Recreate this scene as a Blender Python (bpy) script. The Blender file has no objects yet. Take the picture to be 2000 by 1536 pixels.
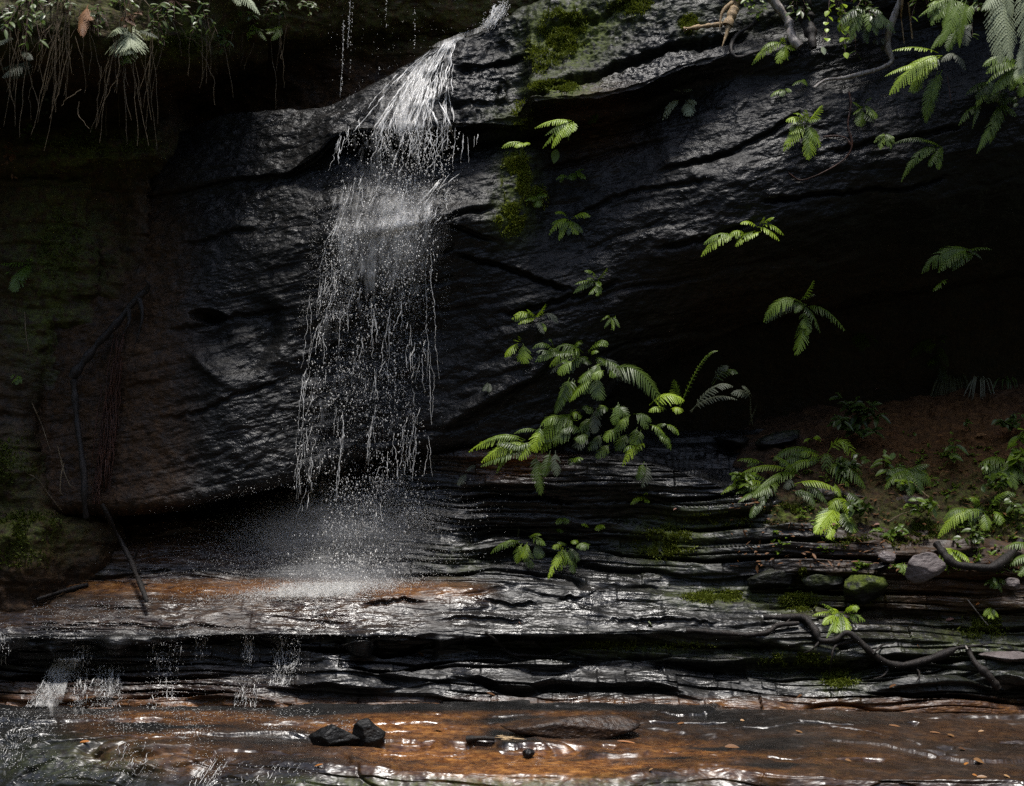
import bpy, math, random
import numpy as np
from mathutils import Vector, Matrix

R = math.radians
SC = bpy.context.scene
COL = SC.collection

# ------------------------------------------------------------------ camera
CAM_P = np.array((0.0, -11.0, 2.1))
PITCH = 0.0655
KPX = 0.00036                      # tangent of one photo pixel (50 mm lens, 2000 px wide)
cam_data = bpy.data.cameras.new('camera')
cam_data.lens = 50.0
cam_data.sensor_width = 36.0
cam_data.clip_end = 400.0
cam_data.clip_start = 0.05
cam = bpy.data.objects.new('camera', cam_data)
COL.objects.link(cam)
cam.location = CAM_P
cam.rotation_euler = (math.pi / 2 + PITCH, 0, 0)
SC.camera = cam

# ------------------------------------------------------------------ world, sun, exposure
SUN_EL, SUN_AZ = 81.5, 15.0        # azimuth measured from the viewer's side (-Y) towards +X
world = bpy.data.worlds.new('World')
SC.world = world
world.use_nodes = True
wn = world.node_tree.nodes
wl = world.node_tree.links
bg = wn['Background']
sky = wn.new('ShaderNodeTexSky')
sky.sky_type = 'NISHITA'
sky.sun_disc = False
sky.sun_elevation = R(SUN_EL)
sky.sun_rotation = R(180.0 - SUN_AZ)
sky.air_density = 1.0
sky.dust_density = 2.0
bg.inputs['Strength'].default_value = 0.075
wl.new(sky.outputs['Color'], bg.inputs['Color'])
sun_data = bpy.data.lights.new('sun', 'SUN')
sun_data.energy = 1.5
sun_data.angle = R(12.0)
sun_data.color = (1.0, 0.97, 0.92)
sun = bpy.data.objects.new('sun', sun_data)
COL.objects.link(sun)
_sd = Vector((math.sin(R(SUN_AZ)) * math.cos(R(SUN_EL)), -math.cos(R(SUN_AZ)) * math.cos(R(SUN_EL)), math.sin(R(SUN_EL))))
sun.rotation_euler = _sd.to_track_quat('Z', 'Y').to_euler()
SC.view_settings.view_transform = 'Standard'
SC.view_settings.look = 'None'
SC.view_settings.exposure = 1.85
SC.view_settings.gamma = 1.0
SC.view_settings.use_curve_mapping = False
SC.cycles.max_bounces = 6
SC.cycles.transparent_max_bounces = 24
SC.cycles.use_denoising = False

# ------------------------------------------------------------------ helpers: pixel <-> point
_F = np.array((0.0, math.cos(PITCH), math.sin(PITCH)))
_U = np.array((0.0, -math.sin(PITCH), math.cos(PITCH)))


def at(px, py, Y):
    """the world point seen at photo pixel (px, py) that lies at depth Y"""
    px = np.asarray(px, float); py = np.asarray(py, float); Y = np.asarray(Y, float)
    a = (px - 1000.0) * KPX
    b = -(py - 768.0) * KPX
    dy = _F[1] + b * _U[1]
    dz = _F[2] + b * _U[2]
    s = (Y - CAM_P[1]) / dy
    return np.stack([a * s + 0 * Y, Y + 0 * s, CAM_P[2] + dz * s], -1)


def pix(P):
    P = np.asarray(P, float) - CAM_P
    d = P @ _F
    return 1000.0 + P[..., 0] / d / KPX, 768.0 - (P @ _U) / d / KPX


# ------------------------------------------------------------------ helpers: noise
def _h(ix, iy, iz, seed):
    h = (ix * 374761393 + iy * 668265263 + iz * 1274126177 + seed * 974634777).astype(np.uint32)
    h = (h ^ (h >> np.uint32(13))) * np.uint32(1274126177)
    h = (h ^ (h >> np.uint32(16))) * np.uint32(2246822519)
    return ((h ^ (h >> np.uint32(15))) & np.uint32(0xFFFFFF)).astype(np.float32) / np.float32(0xFFFFFF)


def noise(P, f=1.0, seed=0, st=(1, 1, 1)):
    """value noise in -1..1"""
    P = P * (np.array(st) * f)
    i = np.floor(P)
    t = (P - i).astype(np.float32)
    t = t * t * t * (t * (t * 6 - 15) + 10)
    i = i.astype(np.int64)
    x, y, z = i[..., 0], i[..., 1], i[..., 2]
    tx, ty, tz = t[..., 0], t[..., 1], t[..., 2]
    def lx(yy, zz):
        return _h(x, yy, zz, seed) * (1 - tx) + _h(x + 1, yy, zz, seed) * tx
    a = lx(y, z) * (1 - ty) + lx(y + 1, z) * ty
    b = lx(y, z + 1) * (1 - ty) + lx(y + 1, z + 1) * ty
    return (a * (1 - tz) + b * tz) * 2 - 1


_ROT = np.array([[0.80, 0.36, -0.48], [-0.60, 0.48, -0.64], [0.0, 0.80, 0.60]])


def fbm(P, f, o=4, seed=0, st=(1, 1, 1), gain=0.5):
    r = 0; a = 1.0; n = 0
    Q = P * np.array(st) * f
    for k in range(o):
        r = r + a * noise(Q, 1.0, seed + k * 17)
        n += a
        Q = Q @ _ROT.T * 2.03
        a *= gain
    return r / n


def ridge(P, f, o=4, seed=0, st=(1, 1, 1), gain=0.55):
    r = 0; a = 1.0; n = 0
    Q = P * np.array(st) * f
    for k in range(o):
        r = r + a * (1 - 2 * np.abs(noise(Q, 1.0, seed + k * 17)))
        n += a
        Q = Q @ _ROT.T * 2.1
        a *= gain
    return r / n


def sstep(a, b, x):
    t = np.clip((x - a) / (b - a), 0, 1)
    return t * t * (3 - 2 * t)


# ------------------------------------------------------------------ helpers: objects
def tag(o, label=None, cat=None, group=None, kind=None):
    if label: o['label'] = label
    if cat: o['category'] = cat
    if group: o['group'] = group
    if kind: o['kind'] = kind
    return o


def mesh_obj(name, V, Fc, mat, parent=None, smooth=True, attrs=None):
    """one mesh object; V (n,3); Fc an (m,3|4) array or list of index tuples (world coordinates, local to the parent when given)"""
    V = np.asarray(V, np.float32)
    if parent is not None:
        V = V - np.array(parent.location, np.float32)
    me = bpy.data.meshes.new(name)
    if isinstance(Fc, np.ndarray):
        m, k = Fc.shape
        me.vertices.add(len(V)); me.vertices.foreach_set('co', V.ravel())
        me.loops.add(m * k); me.loops.foreach_set('vertex_index', Fc.astype(np.int32).ravel())
        me.polygons.add(m)
        me.polygons.foreach_set('loop_start', np.arange(0, m * k, k, dtype=np.int32))
        me.polygons.foreach_set('loop_total', np.full(m, k, np.int32))
        me.update(calc_edges=True)
    else:
        me.from_pydata(V.tolist(), [], Fc)
    me.polygons.foreach_set('use_smooth', np.full(len(me.polygons), smooth))
    if attrs:
        for an, arr in attrs.items():
            arr = np.asarray(arr, np.float32)
            if arr.ndim == 1:
                a = me.attributes.new(an, 'FLOAT', 'POINT'); a.data.foreach_set('value', arr)
            else:
                a = me.attributes.new(an, 'FLOAT_COLOR', 'POINT'); a.data.foreach_set('color', arr.ravel())
    me.materials.append(mat)
    o = bpy.data.objects.new(name, me)
    COL.objects.link(o)
    if parent is not None:
        o.parent = parent
    return o


def empty(name, loc):
    o = bpy.data.objects.new(name, None)
    COL.objects.link(o)
    o.location = [float(c) for c in loc]
    o.empty_display_size = 0.05
    return o


def tube(pts, rad, n=6, close=True):
    """tapered tube along pts -> (V, F)"""
    pts = np.asarray(pts, float); m = len(pts)
    rad = np.broadcast_to(np.asarray(rad, float), (m,))
    T = np.gradient(pts, axis=0)
    T /= np.linalg.norm(T, axis=1)[:, None] + 1e-9
    ref = np.array((0.31, -0.9, 0.2))
    A = np.cross(T, ref); A /= np.linalg.norm(A, axis=1)[:, None] + 1e-9
    B = np.cross(T, A)
    th = np.linspace(0, 2 * math.pi, n, endpoint=False)
    V = pts[:, None] + rad[:, None, None] * (np.cos(th)[None, :, None] * A[:, None] + np.sin(th)[None, :, None] * B[:, None])
    V = V.reshape(-1, 3)
    i = np.arange(m - 1)[:, None] * n
    j = np.arange(n)[None]
    F = np.stack([i + j, i + (j + 1) % n, i + n + (j + 1) % n, i + n + j], -1).reshape(-1, 4)
    return V, F


class Acc:
    """gathers pieces of ONE mesh"""
    def __init__(s): s.V = []; s.F = []; s.n = 0; s.A = []
    def add(s, V, F, a=None):
        V = np.asarray(V, float); F = np.asarray(F)
        s.V.append(V); s.F.append(F + s.n); s.n += len(V)
        if a is not None: s.A.append(np.full(len(V), a, np.float32) if np.isscalar(a) else a)
    def build(s, name, mat, parent=None, smooth=True, aname=None):
        if len({f.shape[1] for f in s.F}) > 1:
            s.F = [f if f.shape[1] == 3 else np.concatenate([f[:, :3], f[:, (0, 2, 3)]]) for f in s.F]
        F = np.concatenate(s.F)
        at_ = {aname: np.concatenate(s.A)} if aname else None
        return mesh_obj(name, np.concatenate(s.V), F, mat, parent, smooth, at_)


def curve_pts(P, n):
    """smooth Catmull-Rom through the points P, n samples"""
    P = np.asarray(P, float)
    if len(P) == 2:
        t = np.linspace(0, 1, n)[:, None]
        return P[0] * (1 - t) + P[1] * t
    Q = np.vstack([2 * P[0] - P[1], P, 2 * P[-1] - P[-2]])
    u = np.linspace(0, len(P) - 1 - 1e-6, n)
    i = u.astype(int); t = (u - i)[:, None]
    a, b, c, d = Q[i], Q[i + 1], Q[i + 2], Q[i + 3]
    return 0.5 * (2 * b + (c - a) * t + (2 * a - 5 * b + 4 * c - d) * t ** 2 + (3 * b - a - 3 * c + d) * t ** 3)


# ------------------------------------------------------------------ helpers: node materials
class NT:
    def __init__(s, name):
        s.m = bpy.data.materials.new(name); s.m.use_nodes = True
        s.t = s.m.node_tree; s.b = s.t.nodes['Principled BSDF']; s.out = s.t.nodes['Material Output']
    def n(s, typ, **kw):
        nd = s.t.nodes.new(typ)
        for k, v in kw.items():
            if k.startswith('i_'):
                key = k[2:]
                key = int(key) if key.isdigit() else key.replace('_', ' ')
                nd.inputs[key].default_value = v
            else: setattr(nd, k, v)
        return nd
    def l(s, a, b): s.t.links.new(a, b)
    def noise(s, vec, scale, detail=4, rough=0.55, dist=0.0):
        nd = s.n('ShaderNodeTexNoise', i_Scale=scale, i_Detail=detail, i_Roughness=rough, i_Distortion=dist)
        if vec is not None: s.l(vec, nd.inputs['Vector'])
        return nd.outputs['Fac']
    def ramp(s, fac, stops):
        nd = s.n('ShaderNodeValToRGB')
        e = nd.color_ramp.elements
        while len(e) < len(stops): e.new(0.5)
        for k, (p, c) in enumerate(stops):
            e[k].position = p
            e[k].color = (c, c, c, 1) if np.isscalar(c) else (*c, 1)
        s.l(fac, nd.inputs['Fac'])
        return nd.outputs['Color']
    def mix(s, fac, a, b, mode='MIX'):
        nd = s.n('ShaderNodeMix', data_type='RGBA', blend_type=mode)
        for sock, v in ((nd.inputs[0], fac), (nd.inputs[6], a), (nd.inputs[7], b)):
            if hasattr(v, 'is_linked'): s.l(v, sock)
            elif np.isscalar(v): sock.default_value = v
            else: sock.default_value = (*v, 1)
        return nd.outputs[2]
    def math(s, op, a, b=0.0, clamp=False):
        nd = s.n('ShaderNodeMath', operation=op, use_clamp=clamp)
        for sock, v in ((nd.inputs[0], a), (nd.inputs[1], b)):
            if hasattr(v, 'is_linked'): s.l(v, sock)
            else: sock.default_value = v
        return nd.outputs[0]
    def mapping(s, vec, scale, rot=(0, 0, 0)):
        nd = s.n('ShaderNodeMapping')
        nd.inputs['Scale'].default_value = scale; nd.inputs['Rotation'].default_value = rot
        s.l(vec, nd.inputs['Vector'])
        return nd.outputs['Vector']
    def bump(s, h, strength, dist, prev=None):
        nd = s.n('ShaderNodeBump', i_Strength=strength, i_Distance=dist)
        s.l(h, nd.inputs['Height'])
        if prev is not None: s.l(prev, nd.inputs['Normal'])
        return nd.outputs['Normal']
# ------------------------------------------------------------------ rock material (stains, moss and soil come from the 'mask' attribute)
def rock_material(name, b1, b2, st, sc=11.0, r0=.16, r1=.34, spec=.62, det=6):
    t = NT(name)
    g = t.n('ShaderNodeNewGeometry').outputs['Position']
    at_ = t.n('ShaderNodeAttribute', attribute_name='mask')
    sep = t.n('ShaderNodeSeparateColor'); t.l(at_.outputs['Color'], sep.inputs[0])
    rust, moss, soil = sep.outputs[0], sep.outputs[1], sep.outputs[2]
    dry = at_.outputs['Alpha']
    bed = t.mapping(g, (1.0, 1.0, 4.0), (0, R(-8), 0))
    n1 = t.noise(bed, 3.0, 8, 0.6)
    n2 = t.noise(g, 26.0, 8, 0.65)
    n3 = t.noise(bed, 14.0, 8, 0.7)
    c = t.ramp(n1, [(0.30, (0.004, 0.004, 0.004)), (0.52, (0.008, 0.008, 0.0078)), (0.75, (0.020, 0.018, 0.016))])
    c = t.mix(t.math('MULTIPLY', t.ramp(n2, [(0.52, 0.0), (0.8, 1.0)]), 0.5), c, (0.026, 0.024, 0.022))
    rc = t.ramp(n3, [(0.28, (0.018, 0.008, 0.005)), (0.46, (0.11, 0.042, 0.013)), (0.62, (0.25, 0.11, 0.030)), (0.78, (0.40, 0.21, 0.06))])
    rf = t.math('MULTIPLY', rust, t.ramp(t.noise(bed, 5.0, 8, 0.65), [(0.28, 0.25), (0.5, 1.0)]), True)
    c = t.mix(rf, c, rc)
    sc_ = t.ramp(n2, [(0.3, (0.018, 0.009, 0.003)), (0.6, (0.078, 0.036, 0.010)), (0.8, (0.16, 0.08, 0.022))])
    sf = t.math('MULTIPLY', soil, t.ramp(t.noise(g, 9.0, 6, 0.6), [(0.3, 0.4), (0.55, 1.0)]), True)
    c = t.mix(sf, c, sc_)
    mc = t.ramp(t.noise(g, 55.0, 4, 0.7), [(0.3, (0.018, 0.026, 0.004)), (0.55, (0.065, 0.085, 0.010)), (0.75, (0.14, 0.17, 0.02))])
    mf = t.math('MULTIPLY', moss, t.ramp(t.noise(g, 16.0, 8, 0.7), [(0.38, 0.0), (0.56, 1.0)]), True)
    c = t.mix(mf, c, mc)
    t.l(c, t.b.inputs['Base Color'])
    # wetness
    rough = t.ramp(t.math('ADD', t.math('MULTIPLY', t.noise(g, 2.3, 3, 0.5), .6), t.math('MULTIPLY', t.noise(g, 9.0, 5, 0.6), .4)), [(0.38, r0), (0.62, r1)])
    cover = t.math('MAXIMUM', mf, t.math('MAXIMUM', t.math('MULTIPLY', sf, 0.9), dry))
    rough = t.mix(cover, rough, (0.85, 0.85, 0.85))
    t.l(rough, t.b.inputs['Roughness'])
    t.l(t.math('SUBTRACT', spec, t.math('MULTIPLY', cover, spec - .18)), t.b.inputs['Specular IOR Level'])
    # relief finer than the mesh
    h1 = t.noise(t.mapping(g, st, (0, R(-8), 0)), sc, det, 0.52)
    nb = t.bump(h1, 1.0, b1)
    nb = t.bump(t.noise(t.mapping(g, st), 34.0, 3, 0.6), 0.8, b2, nb)
    t.l(nb, t.b.inputs['Normal'])
    return t.m


ROCK = rock_material('wet_rock', .024, .011, (.9, 1.0, 1.6), 9.0, .24, .55, .21)
LEDGE = rock_material('wet_ledge_rock', .042, .003, (.5, 1.2, 2.2), 6.0, .17, .52, .36, 5)
BED = rock_material('worn_stream_rock', .012, .002, (.6, 1.1, 1.6), 8.0, .18, .40, .42, 4)

# ------------------------------------------------------------------ lofted rock surfaces
def gsmooth(a, k):
    if k <= 0: return a
    w = np.exp(-0.5 * (np.arange(-3 * k, 3 * k + 1) / k) ** 2); w /= w.sum()
    p = np.pad(a, 3 * k, mode='edge')
    return np.convolve(p, w, mode='valid')


def row(knots, U, sm=6):
    K = np.array(knots, float)
    py = gsmooth(np.interp(U, K[:, 0], K[:, 1]), sm)
    Y = gsmooth(np.interp(U, K[:, 0], K[:, 2]), sm)
    return at(U, py, Y)


def loft(rows, segs):
    """rows: list of (n,3); segs: subdivisions between successive rows -> (nv, nu, 3)"""
    out = []
    for a, b, s in zip(rows[:-1], rows[1:], segs):
        t = np.linspace(0, 1, s, endpoint=False)[:, None, None]
        out.append(a[None] * (1 - t) + b[None] * t)
    out.append(rows[-1][None])
    return np.concatenate(out)


def vsmooth(G, k):
    """light smoothing down the profiles so that lips are worn, not knife-cut"""
    w = np.exp(-0.5 * (np.arange(-3 * k, 3 * k + 1) / k) ** 2); w /= w.sum()
    P = np.pad(G, ((3 * k, 3 * k), (0, 0), (0, 0)), mode='edge')
    return sum(wi * P[i:i + len(G)] for i, wi in enumerate(w))


def gnormals(G):
    du = np.gradient(G, axis=1); dv = np.gradient(G, axis=0)
    n = np.cross(du, dv)
    n /= np.linalg.norm(n, axis=-1)[..., None] + 1e-9
    n *= np.where((n @ np.array((0, -1.0, 0.4)))[..., None].mean() < 0, -1.0, 1.0)
    return n


def gfaces(nv, nu):
    i = np.arange(nv - 1)[:, None] * nu; j = np.arange(nu - 1)[None]
    return np.stack([i + j, i + nu + j, i + nu + j + 1, i + j + 1], -1).reshape(-1, 4)


def layers(P, thick, seed, dip=0.0, warp=0.05, along=0.8, sharp=0.12):
    """strata: every bed sticks out by its own amount, which drifts along the bed; broken by joints"""
    x = P[..., 0]
    s = P[..., 2] - math.tan(R(dip)) * x + warp * fbm(P, 0.9, 3, seed + 5)
    s = s / thick + 0.35 * fbm(P, 2.3, 2, seed + 9, (1, 1, .3))
    k = np.floor(s); f = s - k
    def off(kk):
        Q = np.stack([x * along + 0.25 * P[..., 1], kk * 7.31, kk * 3.7 + 0 * x], -1)
        v = noise(Q, 1.0, seed) * 0.7 + 0.5 * noise(Q * np.array((3.1, 1, 1)), 1.0, seed + 3)
        blk = np.floor(x * along * 3.3 + 9.0 * noise(np.stack([x * .9, kk * 5.1, 0 * x], -1), 1.0, seed + 21) * .3 + kk * 1.7)
        return v + 0.32 * (_h(blk.astype(np.int64), kk.astype(np.int64), np.zeros_like(blk).astype(np.int64), seed) - .5)
    a = off(k); b = off(k + 1)
    w = sstep(1 - sharp, 1.0, f)
    gate = sstep(-.25, .45, noise(np.stack([x * 1.3, k * 3.3, 0 * x], -1), 1.0, seed + 33))
    gate1 = sstep(-.25, .45, noise(np.stack([x * 1.3, (k + 1) * 3.3, 0 * x], -1), 1.0, seed + 33))
    groove = sstep(.20, .0, f) * gate + sstep(.86, 1.0, f) * gate1
    return a * (1 - w) + b * w - groove * .9, f


ZB_W, ZB_H, ZB_X0, ZB_Y0, ZB_S = 1300, 920, -300.0, -150.0, 2.0
ZB = np.full((ZB_H, ZB_W), 1e9)


def zbuf(G):
    px, py = pix(G.reshape(-1, 3))
    i = ((py - ZB_Y0) / ZB_S).astype(int); j = ((px - ZB_X0) / ZB_S).astype(int)
    ok = (i >= 0) & (i < ZB_H) & (j >= 0) & (j < ZB_W)
    np.minimum.at(ZB, (i[ok], j[ok]), G.reshape(-1, 3)[ok, 1])


def depth(px, py):
    px = np.asarray(px, float); py = np.asarray(py, float)
    i = np.clip(((py - ZB_Y0) / ZB_S).astype(int), 0, ZB_H - 1); j = np.clip(((px - ZB_X0) / ZB_S).astype(int), 0, ZB_W - 1)
    return ZB[i, j]


def on(px, py, out=0.0):
    """the point of the rock seen at a photo pixel, `out` metres in front of it"""
    return at(px, py, depth(px, py) - out)


def blob(px, py, cx, cy, rx, ry):
    return np.exp(-(((px - cx) / rx) ** 2 + ((py - cy) / ry) ** 2))


def rock_surface(name, G, mask, label, mat=None):
    zbuf(G)
    nv, nu = G.shape[:2]
    o = mesh_obj(name, G.reshape(-1, 3), gfaces(nv, nu), mat or ROCK, attrs={'mask': mask.reshape(-1, 4)})
    tag(o, label, 'rock', kind='structure')
    return o


def mk(G): return np.zeros(G.shape[:2] + (4,), np.float32)


# --- the recessed wall behind the fall
U = np.arange(-330, 1500, 4.0)
wall_rows = [row(k, U) for k in (
    [(-330, -700, .6), (300, -700, .2), (700, -700, .8), (1500, -700, 1.6)],
    [(-330, -80, .3), (300, -60, .0), (640, -50, .3), (720, -60, 1.0), (1500, -120, 1.8)],
    [(-330, 40, .3), (300, 60, .1), (460, 70, .2), (560, 62, .4), (640, 50, .8), (720, 40, 1.2), (1500, -40, 1.9)],
    [(-330, 90, .9), (300, 110, .9), (560, 100, 1.1), (720, 80, 1.4), (1500, 0, 2.0)],
    [(-330, 240, 1.1), (500, 200, 1.2), (720, 190, 1.3), (1500, 100, 2.0)],
    [(-330, 420, 1.0), (500, 420, 1.0), (1500, 300, 2.0)])]
G = vsmooth(loft(wall_rows, [60, 60, 40, 60, 70]), 3)
N = gnormals(G)
G = G + N * (0.20 * fbm(G, 1.1, 4, 3) + .06 * ridge(G, 3.0, 4, 8, (1, 1, 2)))[..., None]
M = mk(G); px, py = pix(G)
M[..., 2] = .75
M[..., 1] = .5 * sstep(140, 60, py)
M[..., 3] = .5
rock_surface('recessed_cliff', G, M, 'dark brown recessed cliff behind the top of the waterfall')

# --- the main rock face
U = np.arange(-330, 2340, 2.1)
sky_row = row([(-330, 330, .6), (200, 285, .5), (330, 255, .4), (450, 226, .3), (600, 213, .25), (640, 203, .2), (700, 168, .2), (760, 135, .2), (870, 80, .25),
               (960, 48, .3), (1080, -5, .3), (1200, -60, .25), (1500, -130, .2), (1650, -150, -.2), (1800, -160, -.55), (2340, -160, -.8)], U)  # right end: added overhang out of view, jutting out to shade the face
rA = row([(-330, 380, .5), (200, 330, .4), (450, 280, .22), (560, 270, .15), (640, 232, .05), (700, 205, 0), (760, 180, -.02), (870, 160, -.02), (960, 165, .1), (1015, 190, .1), (1034, 180, -.3),
          (1100, 158, -.24), (1230, 113, -.10), (1330, 83, -.02), (1430, 72, .05), (1560, 60, .1), (1700, 45, .05), (2000, -10, -.3), (2340, -60, -.5)], U, 3)
rB = row([(-330, 450, .4), (200, 400, .3), (450, 345, .1), (560, 338, .02), (620, 300, -.1), (650, 265, -.12), (700, 255, -.17), (800, 258, -.20), (890, 248, -.20),
          (960, 240, -.18), (1018, 238, -.15), (1034, 194, -.4), (1170, 190, -.42), (1250, 170, -.36), (1330, 132, -.28), (1430, 103, -.15), (1560, 110, -.05),
          (1700, 80, 0), (2000, 20, 0), (2340, -40, 0)], U, 3)
rC = row([(-330, 455, .42), (200, 405, .33), (450, 353, .17), (560, 347, .1), (620, 312, .1), (650, 276, .12), (700, 268, .15), (800, 275, .15), (890, 272, .15),
          (960, 268, .12), (1018, 262, .15), (1034, 250, .25), (1100, 232, .22), (1250, 215, .15), (1330, 175, .1), (1430, 150, .0), (1560, 150, 0),
          (1700, 130, 0), (2000, 60, 0), (2340, 0, 0)], U, 3)
rD = row([(-330, 520, .3), (200, 470, .2), (450, 420, .05), (640, 350, -.02), (700, 345, -.05), (800, 345, -.05), (890, 332, -.04), (960, 312, -.08), (1040, 300, -.10),
          (1090, 300, .1), (1200, 290, .08), (1450, 220, -.12), (1700, 205, -.12), (2000, 150, -.1), (2340, 100, -.1)], U)
rE = row([(-330, 620, .2), (200, 570, .1), (450, 520, -.05), (640, 455, -.22), (800, 440, -.28), (890, 425, -.30), (960, 430, -.25), (1040, 430, -.12), (1090, 430, .05), (1200, 400, 0),
          (1450, 330, -.25), (1700, 320, -.2), (2000, 280, -.1), (2340, 230, 0)], U)
rF = row([(-330, 700, .1), (200, 660, 0), (450, 600, -.1), (640, 540, -.18), (800, 520, -.17), (900, 520, -.18), (1040, 540, -.08), (1200, 520, -.05), (1450, 460, -.2),
          (1700, 400, 0), (2000, 360, .15), (2340, 330, .3)], U)
rG = row([(-330, 820, .05), (200, 800, -.1), (450, 760, -.2), (640, 700, 0), (800, 660, .12), (900, 640, 0), (1040, 640, -.08), (1180, 620, -.02), (1300, 600, .2), (1450, 560, .25), (1700, 500, .6),
          (2000, 450, .7), (2340, 420, .8)], U)
rH = row([(-330, 1000, -.1), (200, 988, -.25), (330, 988, -.3), (480, 957, -.25), (560, 932, -.15), (640, 905, 0), (760, 872, .12), (870, 862, .12), (1000, 858, .10),
          (1060, 850, .12), (1170, 810, .22), (1250, 735, .5), (1450, 640, .9), (1700, 580, 1.2), (2000, 530, 1.4), (2340, 500, 1.4)], U)
mid_ = sstep(520, 640, U) * sstep(1150, 1020, U)
rI = rH + np.stack([0 * U, .9 - .55 * mid_, .06 - .20 * mid_], -1); rJ = rI + np.array((0, .5, -2.0))
r0 = sky_row + np.array((0, 1.4, .25))
r00 = r0 + np.stack([0 * U, 0.6 + 0 * U, 1.5 + sstep(900, 1300, U) * 3.5], -1)
G = loft([r00, r0, sky_row, rA, rB, rC, rD, rE, rF, rG, rH, rI, rJ], [16, 34, 100, 70, 24, 60, 80, 70, 80, 110, 40, 30])
G = vsmooth(G, 3)
N = gnormals(G)
px, py = pix(G)
bedz = np.array((1, 1, 1))
B = G.copy(); B[..., 2] = G[..., 2] - 0.26 * G[..., 0]          # beds rise to the right
cave = sstep(1150, 1500, px) * sstep(420, 600, py)
L, lf = layers(G, .21, 31, 14, .10, .55, .10)
L2, _ = layers(G, .075, 47, 13, .05, .8, .18)
rough_top = blob(px, py, 1150, 40, 260, 130) + blob(px, py, 920, 200, 130, 80)
lay = .008 + .014 * sstep(1000, 1300, px) * sstep(300, 500, py) + .02 * sstep(1000, 860, px) * sstep(350, 500, py) * sstep(650, 800, px)
D = (.12 * fbm(G, .75, 3, 11) + .035 * fbm(G, 2.4, 4, 12) + .022 * ridge(B, 1.7, 5, 13, (1.2, 1, 2.6), .5) + .014 * fbm(B, 6.0, 4, 14, (1, 1, 1.7)) + .009 * fbm(B, 17., 4, 15, (1, 1, 1.4), .55))
D = D + rough_top * (.05 * ridge(G, 4.0, 4, 61) + .02 * ridge(G, 11.0, 3, 62))
D = D + lay * L + .005 * L2
# the little hollow and the scoop in the left boulder
D = D - .16 * blob(px, py, 405, 618, 26, 11) * (blob(px, py, 405, 618, 26, 11) > .2)
dx, dy = px - 470, py - 640
rr = np.sqrt((dx / 95) ** 2 + (dy / 105) ** 2)
D = D - .10 * sstep(1.0, .55, rr) * sstep(560, 640, py + .4 * (px - 470))
# slanting groove and rib below the right end
dd = (py - 815) + .58 * (px - 890)
D = D + .06 * np.exp(-(dd / 16) ** 2) * sstep(840, 880, px) * sstep(1090, 1040, px)
def crack(D, px, py, pts, lip, cut, wd=5.0, fall=28.0):
    K = np.array(pts, float)
    f = np.interp(px, K[:, 0], K[:, 1]) + 5 * noise(np.stack([px * .02, 0 * px, 0 * px], -1), 1.0, 77) + 2.5 * noise(np.stack([px * .09, 0 * px, 0 * px], -1), 1.0, 78)
    e = sstep(K[0, 0], K[0, 0] + 40, px) * sstep(K[-1, 0], K[-1, 0] - 40, px)
    q = py - f
    return D + e * (.55 * lip * np.where(q < 0, np.exp(q / fall), 0) - .75 * cut * np.exp(-((q - wd) / wd) ** 2))


for pts, lip, cut in (([(680, 462), (800, 446), (930, 405), (975, 394)], .05, .06), ([(860, 436), (940, 458), (985, 470)], .05, .05), ([(340, 476), (420, 460), (510, 446)], .03, .04), ([(1480, 386), (1620, 375), (1750, 362), (1870, 345)], .05, .06),
                      ([(1270, 486), (1400, 455), (1480, 425)], .04, .06), ([(1050, 334), (1160, 300), (1320, 262)], .03, .05), ([(880, 498), (1000, 518), (1080, 556), (1130, 572)], .06, .06), ([(330, 645), (440, 618), (580, 598)], .03, .03),
                      ([(1280, 335), (1430, 290), (1580, 205)], .04, .05), ([(1120, 420), (1250, 372), (1400, 345)], .03, .04), ([(960, 610), (1080, 590), (1220, 545)], .04, .05), ([(1400, 620), (1560, 545), (1700, 500)], .05, .06), ([(560, 700), (700, 660), (820, 600)], .03, .03),
                      ([(300, 820), (420, 790), (560, 740)], .02, .03), ([(640, 560), (760, 530), (900, 480)], .03, .04), ([(1600, 300), (1760, 270), (1900, 240)], .04, .05), ([(880, 130), (960, 120), (1040, 90)], .05, .05), ([(1040, 60), (1160, 30), (1260, -10)], .06, .05), ([(1005, 186), (1034, 178), (1100, 154), (1230, 109), (1330, 79), (1470, 66)], .07, .12), ([(870, 200), (960, 188), (1020, 180)], .04, .04)):
    D = crack(D, px, py, pts, lip, cut)
D = D + .055 * np.exp(-((rr - 1.02) / .13) ** 2) * sstep(1.0, .2, np.abs(np.arctan2(dy - 40, dx + 30) - 2.2))
edge = np.ones(G.shape[0]); edge[:50] = np.linspace(0, 1, 50); edge[-40:] = np.linspace(1, 0.2, 40)
G = G + N * (D * edge[:, None])[..., None]
px, py = pix(G)
M = mk(G)
M[..., 1] = np.clip(1.6 * blob(px, py, 1110, 65, 75, 62) + 1.3 * blob(px, py, 1085, 172, 62, 20) + 1.0 * blob(px, py, 1010, 345, 34, 62) + .7 * blob(px, py, 1000, 430, 40, 40) + .45 * blob(px, py, 1000, 235, 50, 30)
                    + .6 * blob(px, py, 1230, 20, 60, 30) + .5 * blob(px, py, 1350, 50, 30, 30) + .3 * blob(px, py, 1500, 20, 120, 40), 0, 1)
M[..., 0] = .35 * blob(px, py, 1150, 240, 80, 60) + .25 * blob(px, py, 1600, 430, 300, 60) * 0
M[..., 2] = .55 * sstep(420, 300, px) * sstep(250, 500, py) + .35 * cave
M[..., 3] = .4 * cave + .25 * sstep(480, 330, px)
rock_surface('cliff', G, M, 'main black wet cliff face beside and behind the waterfall')

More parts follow.
